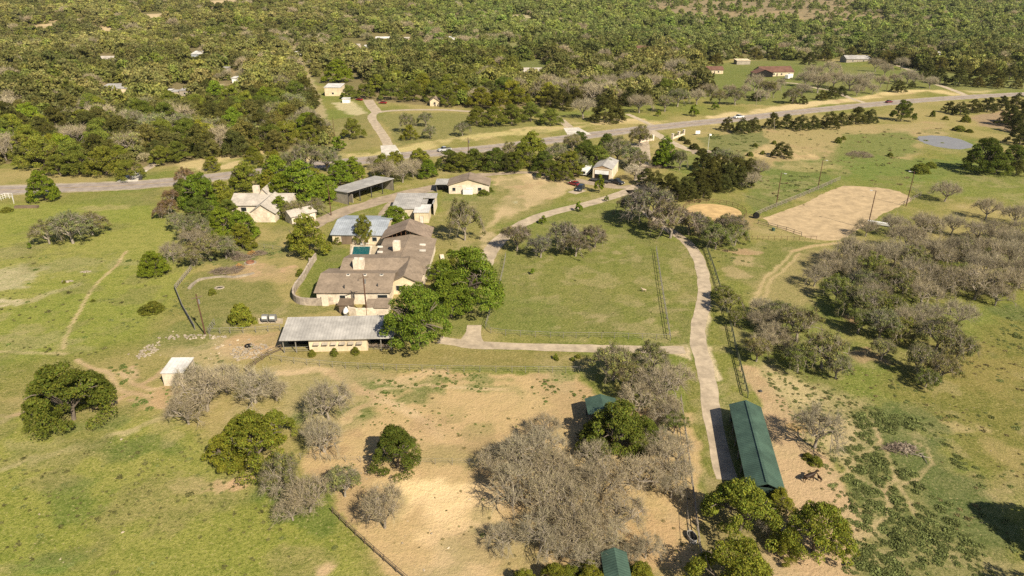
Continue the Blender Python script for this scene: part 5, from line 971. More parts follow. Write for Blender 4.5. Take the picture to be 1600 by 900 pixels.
def trailer(label, px, py, rz, L=5.5, w=1.0, box=None, name='trailer', loadm=None):
    p = P(px, py); t = thing(name, label, 'trailer', (p.x, p.y, .03), rz)
    if box: b = MB().box(-w, w, -L/2, L/2, .55, box).build('body', M['plastic'], t); b.modifiers.new('edge', 'BEVEL').width = .12; MB().box(-w*.5, w*.5, L/2+.002, L/2+.03, 1.0, 1.9).build('window', M['glass'], t)
    else:
        mb = MB(); mb.box(-w, w, -L/2, L/2, .55, .65); mb.box(-w, -w+.08, -L/2, L/2, .652, .85); mb.box(w-.08, w, -L/2, L/2, .652, .85); mb.build('deck', M['metal_dark'] if not loadm else M['wood'], t)
    MB().tube([(0, L/2, .5), (0, L/2+1.3, .45)], .06, 6).build('tow_bar', M['metal_dark'], t)
    for s in (-1, 1):
        for y_ in (-.5, .3): wheel(t, s*(w+.02), y_, .3)
    return t
trailer('flatbed trailer hitched behind the black pickup', 937, 284.5, hd(925,282.5,950,286.5), 7.5)
trailer('white enclosed trailer standing on the left side of the tall garage', 916, 272.5, hd(922,268,913,275), 6.5, 1.2, 2.7)
trailer('low rusty open trailer left of the white enclosed one', 902, 273.5, hd(909,269,897,276), 5.0, 1.0, None, 'trailer', 1)
trailer('boxy white motorhome at the end of the red-brown ranch house', 1232, 123.5, hd(1226,124.5,1240,121.5), 8, 1.3, 3.2, 'motorhome')
a = P(903, 275.5)
for px, py, lb in ((850, 262.5, 'rusty red tractor under the trees near the tan turning place'),):
    p = P(px+88-86, py); t = thing('tractor', lb, 'tractor', (p.x, p.y, 0), 2.0); MB().box(-.4, .4, -.2, 1.8, .6, 1.3).build('bonnet', M['rust'], t); MB().box(-.6, .6, -1.2, -.25, .7, 1.0).build('seat', M['metal_dark'], t)
    for s in (-.8, .8): wheel(t, s, -.9, .7, .4); wheel(t, s*.8, 1.5, .4, .25)
# poles --------------------------------------------------------------
def pole(label, bx, by, h, arm='cross', m='pole', r=.16, lean=0, name='utility_pole', cat='pole', group=None, face=0.0):
    p = P(bx, by); t = thing(name, label, cat, (p.x, p.y, p.z), face, group); MB().tube([(0,0,-.4),(lean*.5,0,h*.5),(lean,0,h)], [r, r*.85, r*.65], 8).build('shaft', M[m], t)
    if arm == 'cross': MB().box(lean-1.1, lean+1.1, -.22, -.1, h-.7, h-.58).build('crossarm', M['wood'], t); MB().tube([(lean+.3, .22, h-2.2), (lean+.3, .22, h-1.3)], .2, 10).build('transformer', M['grey'], t)
    if arm == 'lamp': a_ = MB().box(-1.0, 0, -.05, .05, h-.12, h-.04).build('lamp_arm', M['grey'], t); MB().box(-1.5, -.85, -.2, .2, h-.2, h-.02).build('lamp_head', M['lamp'], a_)
    if arm == 'flag': MB().slab([(0,.02,h-.1),(.9,.15,h-.3),(.8,.1,h-1.0),(.03,.02,h-.8)], .02).build('flag', M['plastic'], t)
    return t
pole('tall brown pole at the yard fence corner left of the clipped yellow-green bush', 321, 523, 9.0, lean=-.2, face=.7); pole('brown pole in front of the block end of the machine shed', 517.5, 336.5, 9.3, None); pole('power pole standing in the service yard by the gas tank', 573.5, 494, 9.6, 'cross', face=.4)
pole('power pole beside the highway above the cottage', 732.5, 262, 11.5); pole('wooden pole between the woods track and the round dark oak', 523, 215, 9, None, r=.12); pole('pale pole among the bare trees of the red-brown ranch house', 1268, 143, 15, None, 'barkpale', .16); pole('leaning pole on the lawn right of the bare trees', 1385, 141, 11, None, lean=.6); pole('pole at the verge in front of the roadside bare trees', 1181, 166, 14, None, 'barkpale', .12)
pole('slim white flagpole on the grass beside the dark cedars', 1104, 250.5, 10.5, 'flag', 'plastic', .07, name='flagpole', cat='flagpole'); pole('short leaning pole below the roadside cedars', 1210, 203.5, 5, None, 'barkpale', .12, -.8)
for lb, bx, by, h in (('arena floodlight pole at the left long side, nearer the round pen', 1213, 320, 10.3), ('arena floodlight pole at the far left long side', 1278, 293.5, 9.7), ('arena floodlight pole in front of the sand at the grey trees', 1355, 358, 11.3), ('arena floodlight pole at the right short side', 1415.5, 322, 11.0)):
    pole(lb, bx, by, h, 'lamp', 'pole', .15, .05, 'floodlight_pole', 'floodlight', 'floodlights round the riding arena', 2.5 if bx < 1300 else -.6)
# fences ----------------------------------------------------------------
def fence(label, px, step=2.6, h=1.35, rails=(1.3,), m='pipe', r=.05, rr=.035, name='pipe_fence', wire=None, post_n=5, jag=0):
    pts = [P(*q) for q in px]; o_ = pts[0].copy(); t = thing(name, label, 'fence', o_); pos = []
    tot = sum((b_-a).length for a, b_ in zip(pts[:-1], pts[1:])); step = max(step, tot/92)
    for a, b_ in zip(pts[:-1], pts[1:]):
        k = max(1, round((b_-a).length/step))
        for i in range(k): pos.append(a.lerp(b_, i/k)-o_)
    pos.append(pts[-1]-o_); pm = MB().tube([(0,0,-.2),(0,0,h)], r, post_n).mesh('post', M[m])
    for q in pos: o = bpy.data.objects.new('post', pm); col.objects.link(o); o.parent = t; o.location = q; o.rotation_euler = (random.uniform(-.03, .03)*(1+jag), random.uniform(-.03, .03)*(1+jag), 0)
    for z_ in rails:
        mb = MB(); mb.tube([(q.x, q.y, z_) for q in [p-o_ for p in pts]], rr, 5); mb.build('rail', M[m], t)
    if wire:
        mb = MB()
        for z_ in wire: mb.tube([(q.x, q.y, z_) for q in [p-o_ for p in pts]], .012, 3, False)
        mb.build('wire', M['pipe'], t)
    return t
fence('long pipe fence between the barn lawn and the dirt corral', [(424,563),(440,566),(480,571),(540,576),(600,578.5),(700,581),(800,582),(905,583),(935,583)], rails=(1.3,), wire=(.9,.5))
fence('pipe fence along the bottom of the green paddock', [(767,521),(790,524.5),(860,528),(960,529),(1047,532)], rails=(1.3,), wire=(.9,.5)); fence('pipe fence up the right side of the green paddock', [(1047,532),(1040,490),(1032,440),(1025,392)], rails=(1.3,.7), r=.07, rr=.05)
fence('pipe fence up the left side of the green paddock', [(767,521),(759,512),(768,482),(779,453),(786,425),(790,402)], rails=(1.3,.8), wire=(.4,)); fence('vine covered wire fence along the right side of the concrete lane', [(1103,388),(1116,425),(1130,470),(1141,510),(1151,555),(1160,590),(1168,622)], 2.2, 1.3, (1.25,.9), 'vine', .09, .07, 'wire_fence', (.35,.6,.8))
fence('grey plank fence at the left edge of the house yard', [(300,421),(274,453)], 1.2, 1.3, (1.2,.8,.4), 'barkpale', .07, .06, 'plank_fence'); fence('dark rail fence running down to the tall brown pole', [(274,453),(286,483),(305,516)], 2.0, 1.25, (1.2,.8,.4), 'pipe', .08, .07, 'rail_fence')
fence('grey wire and post fence above the dirt patch left of the barn', [(328,522),(360,521),(400,520),(438,517)], 2.6, 1.35, (1.3,), 'pipe', .07, .045, wire=(.3,.6,.9)); fence('short pipe gate panel beside the tall brown pole', [(326,522),(336,508)], 1.4, 1.5, (1.4,.9,.4), 'pipe')
fence('rail fence from the barn corner down to the corral gate', [(440,548),(420,556),(400,570),(385,582)], 2.2, 1.4, (1.3,.8,.4), 'wood', .08, .06, 'rail_fence')
fence('long pale pipe fence on the left side of the sand arena', [(1180,338),(1213,324),(1250,309),(1285,294),(1312,282)], 3.2, 1.5, (1.45,1.0,.5), 'barkpale', .08, .06); fence('pipe fence at the right corner of the sand arena', [(1412,321),(1438,306.5),(1424,298)], 2.8, 1.4, (1.35,.7), 'barkpale', .08, .05)
fence('dark rail fence on the near left side of the sand arena', [(1184,350),(1200,354),(1228,361),(1252,369)], 2.6, 1.2, (1.15,.6), 'metal_dark', .07, .06, 'rail_fence'); fence('thin post fence below the round pen', [(1158,374.5),(1200,375),(1240,375.5),(1275,375.5)], 1.6, 1.2, (1.1,), 'pole', .05, .03, 'post_fence')
rp = [(pc.x+9.3*math.cos(a), pc.y+9.5*math.sin(a)) for a in [i*2*math.pi/28 for i in range(29)]]
t = thing('round_pen_fence', 'ring of dark rails round the small sand pen', 'fence', (pc.x, pc.y, 0)); pm = MB().tube([(0,0,-.2),(0,0,1.3)], .06, 5).mesh('post', M['pole'])
for x_, y_ in rp[:-1]: o = bpy.data.objects.new('post', pm); col.objects.link(o); o.parent = t; o.location = (x_-pc.x, y_-pc.y, 0)
for z_ in (.6, 1.2): MB().tube([(x_-pc.x, y_-pc.y, z_) for x_, y_ in rp], .04, 5, False).build('rail', M['pole'], t)
fence('weathered rail fence running off the bottom edge left of the corral', [(520,802),(542,824),(570,850),(600,877),(640,912)], 2.0, 1.1, (1.0,.6), 'wood', .07, .05, 'rail_fence'); fence('thin wire fence crossing the corral past the dark round oak', [(470,718),(540,722),(610,724),(680,726),(760,727)], 2.4, 1.2, (), 'pipe', .04, .03, 'wire_fence', (.5,.8,1.1))
fence('pipe fence on the right side of the corral under the bare oaks', [(1063,628),(1070,680),(1078,740),(1084,790),(1091,850),(1099,910)], 2.2, 1.4, (1.35,.8), 'barkpale', .08, .06); fence('inner wire fence of the narrow pen at the corral edge', [(1055,635),(1062,690),(1070,745),(1073,810),(1077,860)], 2.4, 1.3, (1.2,), 'pipe', .05, .03)
fence('pale roadside fence below the highway right of the entrance', [(1095,205),(1125,200.5),(1145,198)], 3, 1.2, (1.1,), 'pipe', .05, .03); fence('grey yard fence behind the pecan below the farmhouse', [(300,399),(340,392),(400,386),(440,392)], 2.8, 1.2, (1.15,), 'pipe', .05, .03, wire=(.4,.8))
fence('small pipe loading pen standing in the far left field', [(2,313),(9,310),(21,310),(22,318)], 1.4, 1.8, (1.7,1.1,.5), 'plastic', .07, .06)
# entrance walls, sign, bins
def pillar(par, x, y, m, h=2.4): MB().box(x-.45, x+.45, y-.45, y+.45, 0, h).build('pillar', M[m], par); MB().box(x-.55, x+.55, y-.55, y+.55, h+.002, h+.15).build('cap', M['trimw'], par.children[-1])
for lb, A, B in (('cream entrance wall with dark railings, right side of the ranch gate', (1050.5,217.5), (1068,211)), ('cream entrance wall with dark railing, left side of the ranch gate', (1000,222), (1020,219.5))):
    a, b_ = P(*A), P(*B); L = (b_-a).length; t = thing('entrance_wall', lb, 'wall', a, math.atan2(b_.y-a.y, b_.x-a.x)); MB().box(0, L, -.2, .2, 0, .8).build('base', M['stone'], t)
    for x_ in (0, L*.55, L): o = MB().box(x_-.4, x_+.4, -.4, .4, 0, 2.3).build('pillar', M['stone'], t); MB().box(x_-.5, x_+.5, -.5, .5, 2.302, 2.45).build('cap', M['trimw'], o)
    mb = MB(); 
    for k in range(int(L/.25)): mb.box(.1+k*.25, .14+k*.25, -.02, .02, .8, 1.9)
    mb.box(0, L, -.03, .03, 1.9, 1.96); mb.build('railing', M['metal_dark'], t)
a = P(1090, 211); t = thing('sign_board', 'blank white sign board beside the highway entrance', 'sign', a, .15); MB().box(-1.1, 1.1, -.04, .04, .5, 2.0).build('panel', M['plastic'], t)
for s in (-.9, .9): MB().box(s-.05, s+.05, .05, .15, 0, 2.0).build('post', M['wood'], t)
a = P(220, 281); t = thing('trash_bin', 'dark wheeled bin at the edge of the left highway drive', 'bin', a); MB().box(-.45, .45, -.45, .45, .1, 1.2).build('body', M['metal_dark'], t); MB().slab([(-.5,-.5,1.27),(.5,-.5,1.27),(.5,.5,1.35),(-.5,.5,1.35)], .06).build('lid', M['metal_dark'], t)
a = P(541.5, 491); t = thing('gas_tank', 'white horizontal gas tank at the end of the service yard wall', 'tank', a, math.pi/2); MB().blob((0,0,.95), 1.6, .6, .6, 14, 9).build('tank', M['plastic'], t, True)
for s in (-.8, .8): MB().box(s-.12, s+.12, -.4, .4, 0, .6).build('foot', M['grey'], t)
MB().tube([(0,0,1.5),(0,0,1.7)], .15, 10).build('valve_dome', M['plastic'], t)
for px, lb in ((415.5, 'left one of two grey round-topped boxes on a gravel patch'), (427.5, 'right one of two grey round-topped boxes on a gravel patch')):
    a = P(px, 502.5); t = thing('garden_cart', lb, 'box', (a.x, a.y, 0), 0, 'two grey boxes on gravel'); b = MB(); prism(b, [(-.62, y_, z_) for y_, z_ in ((-.6,.35),(-.65,1.0),(-.45,1.45),(0,1.6),(.45,1.5),(.65,1.0),(.6,.35))], (1.24, 0, 0)); b.build('body', M['grey'], t)
    MB().box(-.6, .6, -.72, -.655, .5, .62).build('handle', M['metal_dark'], t)
    MB().slab([(-.5,-.68,1.02),(.5,-.68,1.02),(.5,-.49,1.44),(-.5,-.49,1.44)], .05).build('window', M['lamp'], t)
    for s in (-.5, .5):
        for y_ in (-.45, .45): MB().box(s-.06, s+.06, y_-.06, y_+.06, 0, .36).build('leg', M['metal_dark'], t)
struct(sheet('gravel_patch', [(403,506),(440,506),(441,497),(404,498)], .012, M['caliche'], .6))
# trough, drum, piles, animals
a = P(1081, 842); t = thing('water_trough', 'oval steel water trough by the corral fence', 'trough', a, .2); mb = MB()
for z0_, z1_ in ((0, .6),):
    for i in range(20):
        a0_, a1_ = 2*math.pi*i/20, 2*math.pi*(i+1)/20; p_ = lambda an, s_: (.55*s_*math.cos(an), 1.0*s_*math.sin(an))
        (x0_, y0_), (x1_, y1_), (x2_, y2_), (x3_, y3_) = p_(a0_, 1), p_(a1_, 1), p_(a1_, .9), p_(a0_, .9); mb.hexa([(x0_,y0_,0),(x1_,y1_,0),(x2_,y2_,0),(x3_,y3_,0),(x0_,y0_,.6),(x1_,y1_,.6),(x2_,y2_,.6),(x3_,y3_,.6)])
mb.build('rim', M['metal'], t); mb = MB(); mb.face([(.49*math.cos(k*.314), .89*math.sin(k*.314), .45) for k in range(20)]); mb.build('water', M['dark'], t)
a = P(10, 322)
t = wallrun('feed_trough', 'long low wooden feed bunk in the left field near the highway', 'trough', [(24,325),(60,324.5)], .7, 1.2, M['wood']); 
def pile(label, px, py, rx, ry, hh, n_, m, ln=(.5, 1.6), r=(.02, .07), name='brush_pile', cat='brush pile', blobs=0):
    a = P(px, py); rn = random.Random(int(px)); mb = MB()
    for i in range(n_):
        an = rn.random()*6.28; q_ = math.sqrt(rn.random()); x_, y_ = rx*q_*math.cos(an), ry*q_*math.sin(an); z_ = hh*(1-q_*q_)*rn.random()+.05; d_ = rn.random()*6.28; L_ = rn.uniform(*ln); dz = rn.uniform(-.2, .3)*L_
        if blobs and rn.random() < blobs: mb.blob((x_, y_, z_*.6), rn.uniform(.14,.36), rn.uniform(.12,.3), rn.uniform(.1,.24), 6, 4, .5)
        else: mb.tube([(x_, y_, z_), (x_+L_*math.cos(d_)*.5, y_+L_*math.sin(d_)*.5, z_+dz*.6+.1), (x_+L_*math.cos(d_), y_+L_*math.sin(d_), max(.02, z_+dz))], [rn.uniform(*r), r[0], r[0]*.6], 4, False)
    o = mb.build(name, M[m]); o.location = a; tag(o, label, cat); return o
pile('grey brush pile left of the brick fire ring', 352, 425, 3.6, 1.9, 1.2, 420, 'brush'); pile('loose grey brush heap, hindmost beside the fire ring', 366, 399, 2.2, 1.6, 1.0, 260, 'brush'); pile('brown brush heap with orange leaves behind the fire ring', 379, 404, 2.8, 1.8, 1.1, 300, 'brush'); pile('brush heap with orange leaves left of the stone edging', 372, 420, 1.5, 1.6, 1.0, 200, 'brush')
pile('orange brown dead leaves on the brush by the fire ring', 374, 418, .9, .7, 1.1, 160, 'orange', (.2,.5), (.06,.12)); pile('orange dead leaves on top of the hindmost brush', 395, 397, 1.3, .6, .9, 150, 'orange', (.2,.5), (.05,.12)); pile('grey brush heap right of the fire ring', 405, 397, 2.0, 1.4, .9, 200, 'brush')
pile('wide mound of cut brush in the field left of the pond', 1343, 243, 5.2, 4.6, 1.9, 700, 'brush'); pile('dark brush under the heap of pale rocks in the weeds', 1407, 702, 2.4, 1.1, .7, 200, 'brush', (.5,1.4), (.03,.07)); pile('heap of pale rocks and logs among the green weeds', 1410, 700, 2.0, 1.0, .8, 70, 'rock', (.4, 1.0), (.06, .12), 'rock_pile', 'rock pile', .75); pile('loose grey logs beside the rock heap in the weeds', 1432, 712, 1.3, .6, .35, 8, 'barkpale', (.9, 1.9), (.06, .10), 'log_pile', 'log pile')
pile('dead branches lying beside the highway hedge above the cottage', 772, 265, 4.5, 1.0, .8, 160, 'brush', (.8,2.2), (.03,.09)); pile('fallen grey branches behind the garage near the cedars', 1030, 262, 8, 1.6, .7, 260, 'brush', (.8,2.5), (.03,.1)); pile('small dead brush pile at the foot of the garage back corner', 998, 267, 2.2, .9, .8, 120, 'brush')
pile('rubble of white stones left of the barn', 392, 549, 3.8, 3.0, .3, 120, 'rock', (.2,.4), (.1,.2), 'rubble_pile', 'rubble', 1.0); pile('scatter of white stones above the white field shelter', 232, 548, 1.6, 3.2, .22, 70, 'rock', (.2,.4), (.1,.2), 'rubble_pile', 'rubble', 1.0); pile('pale flat rocks in the left field near the faint path', 105, 440, 1.3, .7, .25, 22, 'rock', (.2,.4), (.1,.2), 'rubble_pile', 'rubble', 1.0); pile('pale flat rock patch below the olive oak clump', 135, 425, 1.2, .5, .2, 18, 'rock', (.2,.4), (.1,.2), 'rubble_pile', 'rubble', 1.0)
pile('scattered white stones along the fence foot by the tall brown pole', 300, 527, 7, 1.0, .15, 60, 'rock', (.2,.4), (.1,.2), 'rubble_pile', 'rubble', 1.0)
a = P(391, 411); t = thing('fire_ring', 'round brick fire ring with pale kerb among the brush heaps', 'fire pit', a)
for nm, r0_, r1_, h_, mm in (('ring', 1.0, .75, .45, 'brick'), ('kerb', 1.5, 1.02, .15, 'rock')):
    mb = MB()
    for i in range(18):
        a0_, a1_ = 2*math.pi*i/18, 2*math.pi*(i+.93)/18; c4 = [(r0_*math.cos(a0_), r0_*math.sin(a0_)), (r0_*math.cos(a1_), r0_*math.sin(a1_)), (r1_*math.cos(a1_), r1_*math.sin(a1_)), (r1_*math.cos(a0_), r1_*math.sin(a0_))]; mb.hexa([(x_, y_, 0) for x_, y_ in c4]+[(x_, y_, h_) for x_, y_ in c4])
    mb.build(nm, M[mm], t)
a = P(343, 450); t = thing('fire_ring', 'flat ring of pale stones with a dark centre on the yard lawn', 'fire pit', a); mb = MB(); rn = random.Random(9)
for i in range(20): an = i*.314; mb.blob((.95*math.cos(an), .75*math.sin(an), .08), .24, .2, .14, 6, 4, .4)
mb.build('stones', M['rock'], t); mb = MB(); mb.face([(.65*math.cos(k*.5), .5*math.sin(k*.5), .03) for k in range(12)]); mb.build('ash', M['metal_dark'], t)
def skin_animal(name, label, cat, px, py, rz, s, m, kind='horse', m2=None):
    a = P(px, py); me = bpy.data.meshes.new(name); V = []; E = []; Rr = []
    def add(p, r, par=None):
        V.append((p[0]*s, p[1]*s, p[2]*s)); Rr.append(r*s)
        if par is not None: E.append((par, len(V)-1))
        return len(V)-1
    hip = add((0, -.55, 1.18), .27); mid = add((0, 0, 1.12), .29, hip); ch_ = add((0, .5, 1.16), .27, mid); nk = add((0, .8, 1.42), .17, ch_); nk2 = add((0, 1.05, 1.72), .12, nk); hd_ = add((0, 1.2, 1.82), .12, nk2); mz = add((0, 1.5, 1.6), .07, hd_)
    tl_ = add((0, -.85, 1.15), .05, hip); add((0, -1.0, .75), .06, tl_)
    for sx in (-1, 1):
        k0 = add((sx*.17, -.6, .92), .15, hip); k1 = add((sx*.17, -.48, .72), .10, k0); k2 = add((sx*.17, -.74, .48), .055, k1); k3 = add((sx*.17, -.70, .1), .04, k2); add((sx*.17, -.64, .02), .055, k3)
        k0 = add((sx*.16, .5, .86), .12, ch_); k2 = add((sx*.16, .52+.1*sx, .5), .055, k0); k3 = add((sx*.16, .50+.22*sx, .1), .038, k2); add((sx*.16, .55+.24*sx, .02), .052, k3); add((sx*.06, 1.16, 1.97), .022, hd_)
    me.from_pydata(V, E, []); o = bpy.data.objects.new(name, me); col.objects.link(o); o.location = a; o.rotation_euler = (0, 0, rz); me.materials.append(m)
    sk = o.modifiers.new('skin', 'SKIN'); sk.use_smooth_shade = True
    for i, r in enumerate(Rr): me.skin_vertices[0].data[i].radius = (r*1.2, r*1.2)
    me.skin_vertices[0].data[0].use_root = True; ss = o.modifiers.new('sub', 'SUBSURF'); ss.levels = 1; ss.render_levels = 2; tag(o, label, cat)
    if kind == 'horse':
        mn = MB(); mn.tube([(0, .68*s, 1.55*s), (0, .95*s, 1.85*s), (0, 1.12*s, 1.96*s)], [.05*s, .06*s, .04*s], 5).build('mane', M['black'], o)
    return o
skin_animal('horse', 'dark brown horse walking on bare ground beside the green stable', 'horse', 1263, 752, -1.35, .95, M['horse'])
skin_animal('dog', 'small black dog on the bare ground at the bottom edge', 'dog', 1324, 885, -1.0, .42, M['black'], 'dog'); skin_animal('foal', 'small dark foal at the nose of the brown horse', 'foal', 1280, 751, .4, .48, M['horse'], 'dog')
skin_animal('calf', 'small cream and brown calf grazing alone in the green paddock', 'calf', 1006, 456, 1.6, .55, M['white_hide'], 'dog')
a = P(1188, 612); t = MB().blob((0,0,.15), .35, .35, .16, 12, 6).build('feed_tub', M['metal_dark'], None, True); t.location = a; tag(t, 'round black feed tub on the bare strip right of the lane fence', 'tub')
a = P(13, 317)
a = P(388, 541); t = MB().tube([(0,0,0),(0,0,.25)], .7, 16).build('old_tyre', M['tyre']); t.location = a; tag(t, 'old black tyre lying in the white rubble left of the barn', 'tyre')
a = P(1373, 352); t = MB().box(-.5, .5, -3, 3, .3, 1.0).build('jump_bench', M['plastic']); t.location = a; t.rotation_euler = (0, 0, 1.0); tag(t, 'long white feed bunk under the bare trees at the arena corner', 'trough')
a = P(1208, 360.5); t = MB().tube([(0,0,0),(0,0,.8)], .45, 12).build('barrel', M['green']); t.location = a; tag(t, 'green barrel outside the near left arena rail', 'barrel')
a = P(1181, 341); t = MB().tube([(0,-.4,.9),(0,.4,.9)], .9, 16).build('old_tyre', M['tyre']); t.location = a; tag(t, 'big dark tyre standing at the left end of the arena fence', 'tyre')
# ------------------------------------------------------------------ low growth and stones on the ground (nobody could count these)
weedcol = bpy.data.collections.new('ground_plant_kinds')
def weedproto(i, kind, seed):
    rng = np.random.default_rng(seed)
    if kind == 'tuft': 
        p = rng.normal(0, .30, (60, 3)); p[:, 2] = np.abs(p[:, 2])*.5+.05; v = leaves(p, .22, rng, np.tile([0, 0, .6], (60, 1)), 2.2); lc = np.repeat(rng.uniform(.7, 1.3, 60), 4)[:, None]*np.ones((1, 3))
    elif kind == 'clump':
        a = rng.random(150)*6.28; q = rng.random(150)**.45*1.15; p = np.stack([q*np.cos(a), q*np.sin(a), np.maximum(.05, 1-q*q)*.42*rng.uniform(.5, 1, 150)+.04], 1); v = leaves(p, .26, rng, np.tile([0, 0, .5], (150, 1)), 1.5); lc = np.repeat(rng.uniform(.65, 1.35, 150), 4)[:, None]*np.ones((1, 3))
    else:
        mb = MB(); random.seed(seed); mb.blob((0,0,.1), .5, .4, .25, 7, 4, .5); v = np.array([mb.v[j] for f_ in mb.f for j in f_]); lc = np.ones((len(v), 3))*.9
    me = raw_mesh('ground_kind_%02d' % i, v, np.arange(len(v)), 4, [M['leafi']], np.clip(lc, 0, 3)); o = bpy.data.objects.new(me.name, me); weedcol.objects.link(o)
for i, k in enumerate(['tuft', 'tuft', 'clump', 'clump', 'stone', 'stone']): weedproto(i, k, 50+i)
def put_scatter(name, label, cat, areas, cols, idxs, seed):
    rng = np.random.default_rng(seed); Pp, S_, T_, I_ = [], [], [], []
    for pts, dens, s0, s1, cl in areas:
        q = PA(pts); lo = q.min(0); hi = q.max(0); n_ = int((hi-lo)[0]*(hi-lo)[1]*dens); p = rng.uniform(lo, hi, (n_, 2)); k = inpoly(p[:, 0], p[:, 1], q); p = p[k]
        f_ = fbm(p[:, 0], p[:, 1], 7, 3, seed); k = rng.random(len(p)) < sstep(.40, .58, f_); p = p[k]
        for x0, y0, x1, y1 in ROADBOX: p = p[~((p[:, 0] > x0) & (p[:, 0] < x1) & (p[:, 1] > y0) & (p[:, 1] < y1))]
        if len(p): 
            for rd in ROADS: p = p[segdist(p[:, 0], p[:, 1], rd) > 2.1]
        for rd in TRK: p = p[segdist(p[:, 0], p[:, 1], rd) > .5]
        sz = rng.uniform(s0, s1, len(p))*(.6+.8*rng.random(len(p))**3); Pp.append(np.c_[p, np.zeros(len(p))]); S_.append(np.stack([sz, sz*rng.uniform(.7, 1.1, len(p)), sz*rng.uniform(.7, 1.1, len(p))], 1)); c = np.array(cols[cl])[None]*rng.uniform(.7, 1.3, (len(p), 1)); T_.append(c); I_.append(rng.choice(idxs, len(p)))
    return scatter(name, label, cat, np.concatenate(Pp), np.concatenate(I_), np.concatenate(S_), np.concatenate(T_), weedcol, M['leafi'])
ROADBOX = [(-45, 104, -22, 124)]; ROADS = [[tuple(P(*q)[:2]) for q in r] for r in ([(686,531),(740,539),(870,543),(1070,547)], [(1091,405),(1100,440),(1099,475),(1091,508),(1091,540),(1106,600),(1119,680),(1137,750)], [(985,297),(945,311),(860,333),(820,348),(768,390),(752,440)])]
TRK = [[tuple(P(*q)[:2]) for q in r] for r in ([(1370,668),(1378,690),(1362,700),(1340,712),(1320,740),(1305,750)], [(1375,680),(1388,715),(1398,745),(1410,755),(1435,745),(1462,725),(1450,700),(1430,690)], [(1398,745),(1385,765),(1388,790),(1380,810),(1360,830),(1340,838)], [(1405,757),(1420,785),(1425,800)], [(1340,745),(1370,760),(1388,775)])]
wc = dict(w=(.172,.200,.074), g=(.12,.17,.045), d=(.22,.19,.09), r=(.52,.44,.33), m=(.15,.15,.06))
put_scatter('weeds', 'low dark green weeds growing over the pastures', 'weeds', [
 ([(1340,640),(1420,650),(1490,700),(1580,820),(1600,905),(1330,905),(1355,800),(1320,740)], 2.2, .3, .85, 'w'), ([(1190,580),(1260,590),(1380,640),(1370,740),(1290,740),(1235,670)], 1.2, .18, .45, 'w'), ([(1380,600),(1600,480),(1640,900),(1560,780)], .5, .2, .5, 'w'),
 ([(1290,700),(1400,690),(1400,900),(1320,900)], 1.2, .25, .6, 'w'), ([(560,578),(920,585),(930,620),(800,640),(560,620)], 1.1, .15, .45, 'g'), ([(560,620),(920,620),(900,690),(560,690)], .55, .12, .34, 'g'), ([(560,690),(900,690),(760,740),(560,730)], .30, .12, .3, 'm'), ([(760,740),(1085,720),(1092,900),(760,900)], .18, .12, .35, 'd'), ([(560,730),(760,740),(760,900),(640,900)], .035, .15, .4, 'w'),
 ([(160,460),(300,440),(320,530),(420,545),(400,600),(200,600),(180,560)], .5, .2, .5, 'w'), ([(0,680),(400,680),(560,820),(620,900),(0,900)], .05, .2, .5, 'w'), ([(0,400),(260,400),(200,560),(0,560)], .03, .3, .7, 'g'), ([(170,570),(260,570),(270,640),(180,640)], .35, .3, .6, 'g'),
 ([(1100,380),(1200,380),(1200,520),(1140,500)], .12, .4, .8, 'w'), ([(1180,270),(1290,260),(1290,290),(1190,330)], .10, .4, 1.0, 'w'), ([(1100,205),(1200,205),(1180,240),(1110,240)], .14, .6, 1.4, 'w'), ([(1200,200),(1480,200),(1480,270),(1300,280)], .012, .5, 1.2, 'w'), ([(300,400),(440,380),(440,400),(330,430)], .15, .4, .9, 'w'), ([(1320,470),(1600,460),(1600,560),(1480,600)], .07, .4, .9, 'w')], wc, [0, 1, 2, 2, 3, 3], 4)
put_scatter('dry_tufts', 'dry straw coloured grass tufts over the fields', 'grass', [
 ([(0,680),(400,680),(560,820),(620,900),(0,900)], .30, .25, .6, 'm'), ([(0,400),(270,400),(250,560),(0,560)], .10, .3, .7, 'm'), ([(430,580),(920,590),(1080,700),(1085,900),(640,900),(480,720)], .10, .15, .4, 'd'), ([(1190,580),(1600,480),(1640,900),(1330,900),(1240,680)], .22, .25, .55, 'd'), ([(770,520),(790,400),(1080,400),(1080,520)], .05, .2, .4, 'm'), ([(1120,205),(1480,200),(1440,290),(1200,330)], .03, .5, 1.1, 'd')], wc, [0, 1], 8)
put_scatter('stones', 'pale stones strewn over the bare ground', 'stones', [
 ([(560,730),(760,730),(780,900),(650,900)], .22, .15, .42, 'r'), ([(330,530),(440,530),(420,560),(370,575),(320,560)], .35, .3, .8, 'r'), ([(640,580),(720,580),(710,592),(640,592)], .25, .2, .5, 'r'), ([(0,700),(200,680),(200,900),(0,900)], .02, .25, .55, 'r'), ([(1200,600),(1380,640),(1360,740),(1250,700)], .10, .12, .3, 'r'), ([(190,490),(320,530),(300,600),(170,580)], .07, .25, .55, 'r'), ([(1420,560),(1600,480),(1640,760),(1500,720)], .03, .2, .4, 'r')], wc, [4, 5], 12)

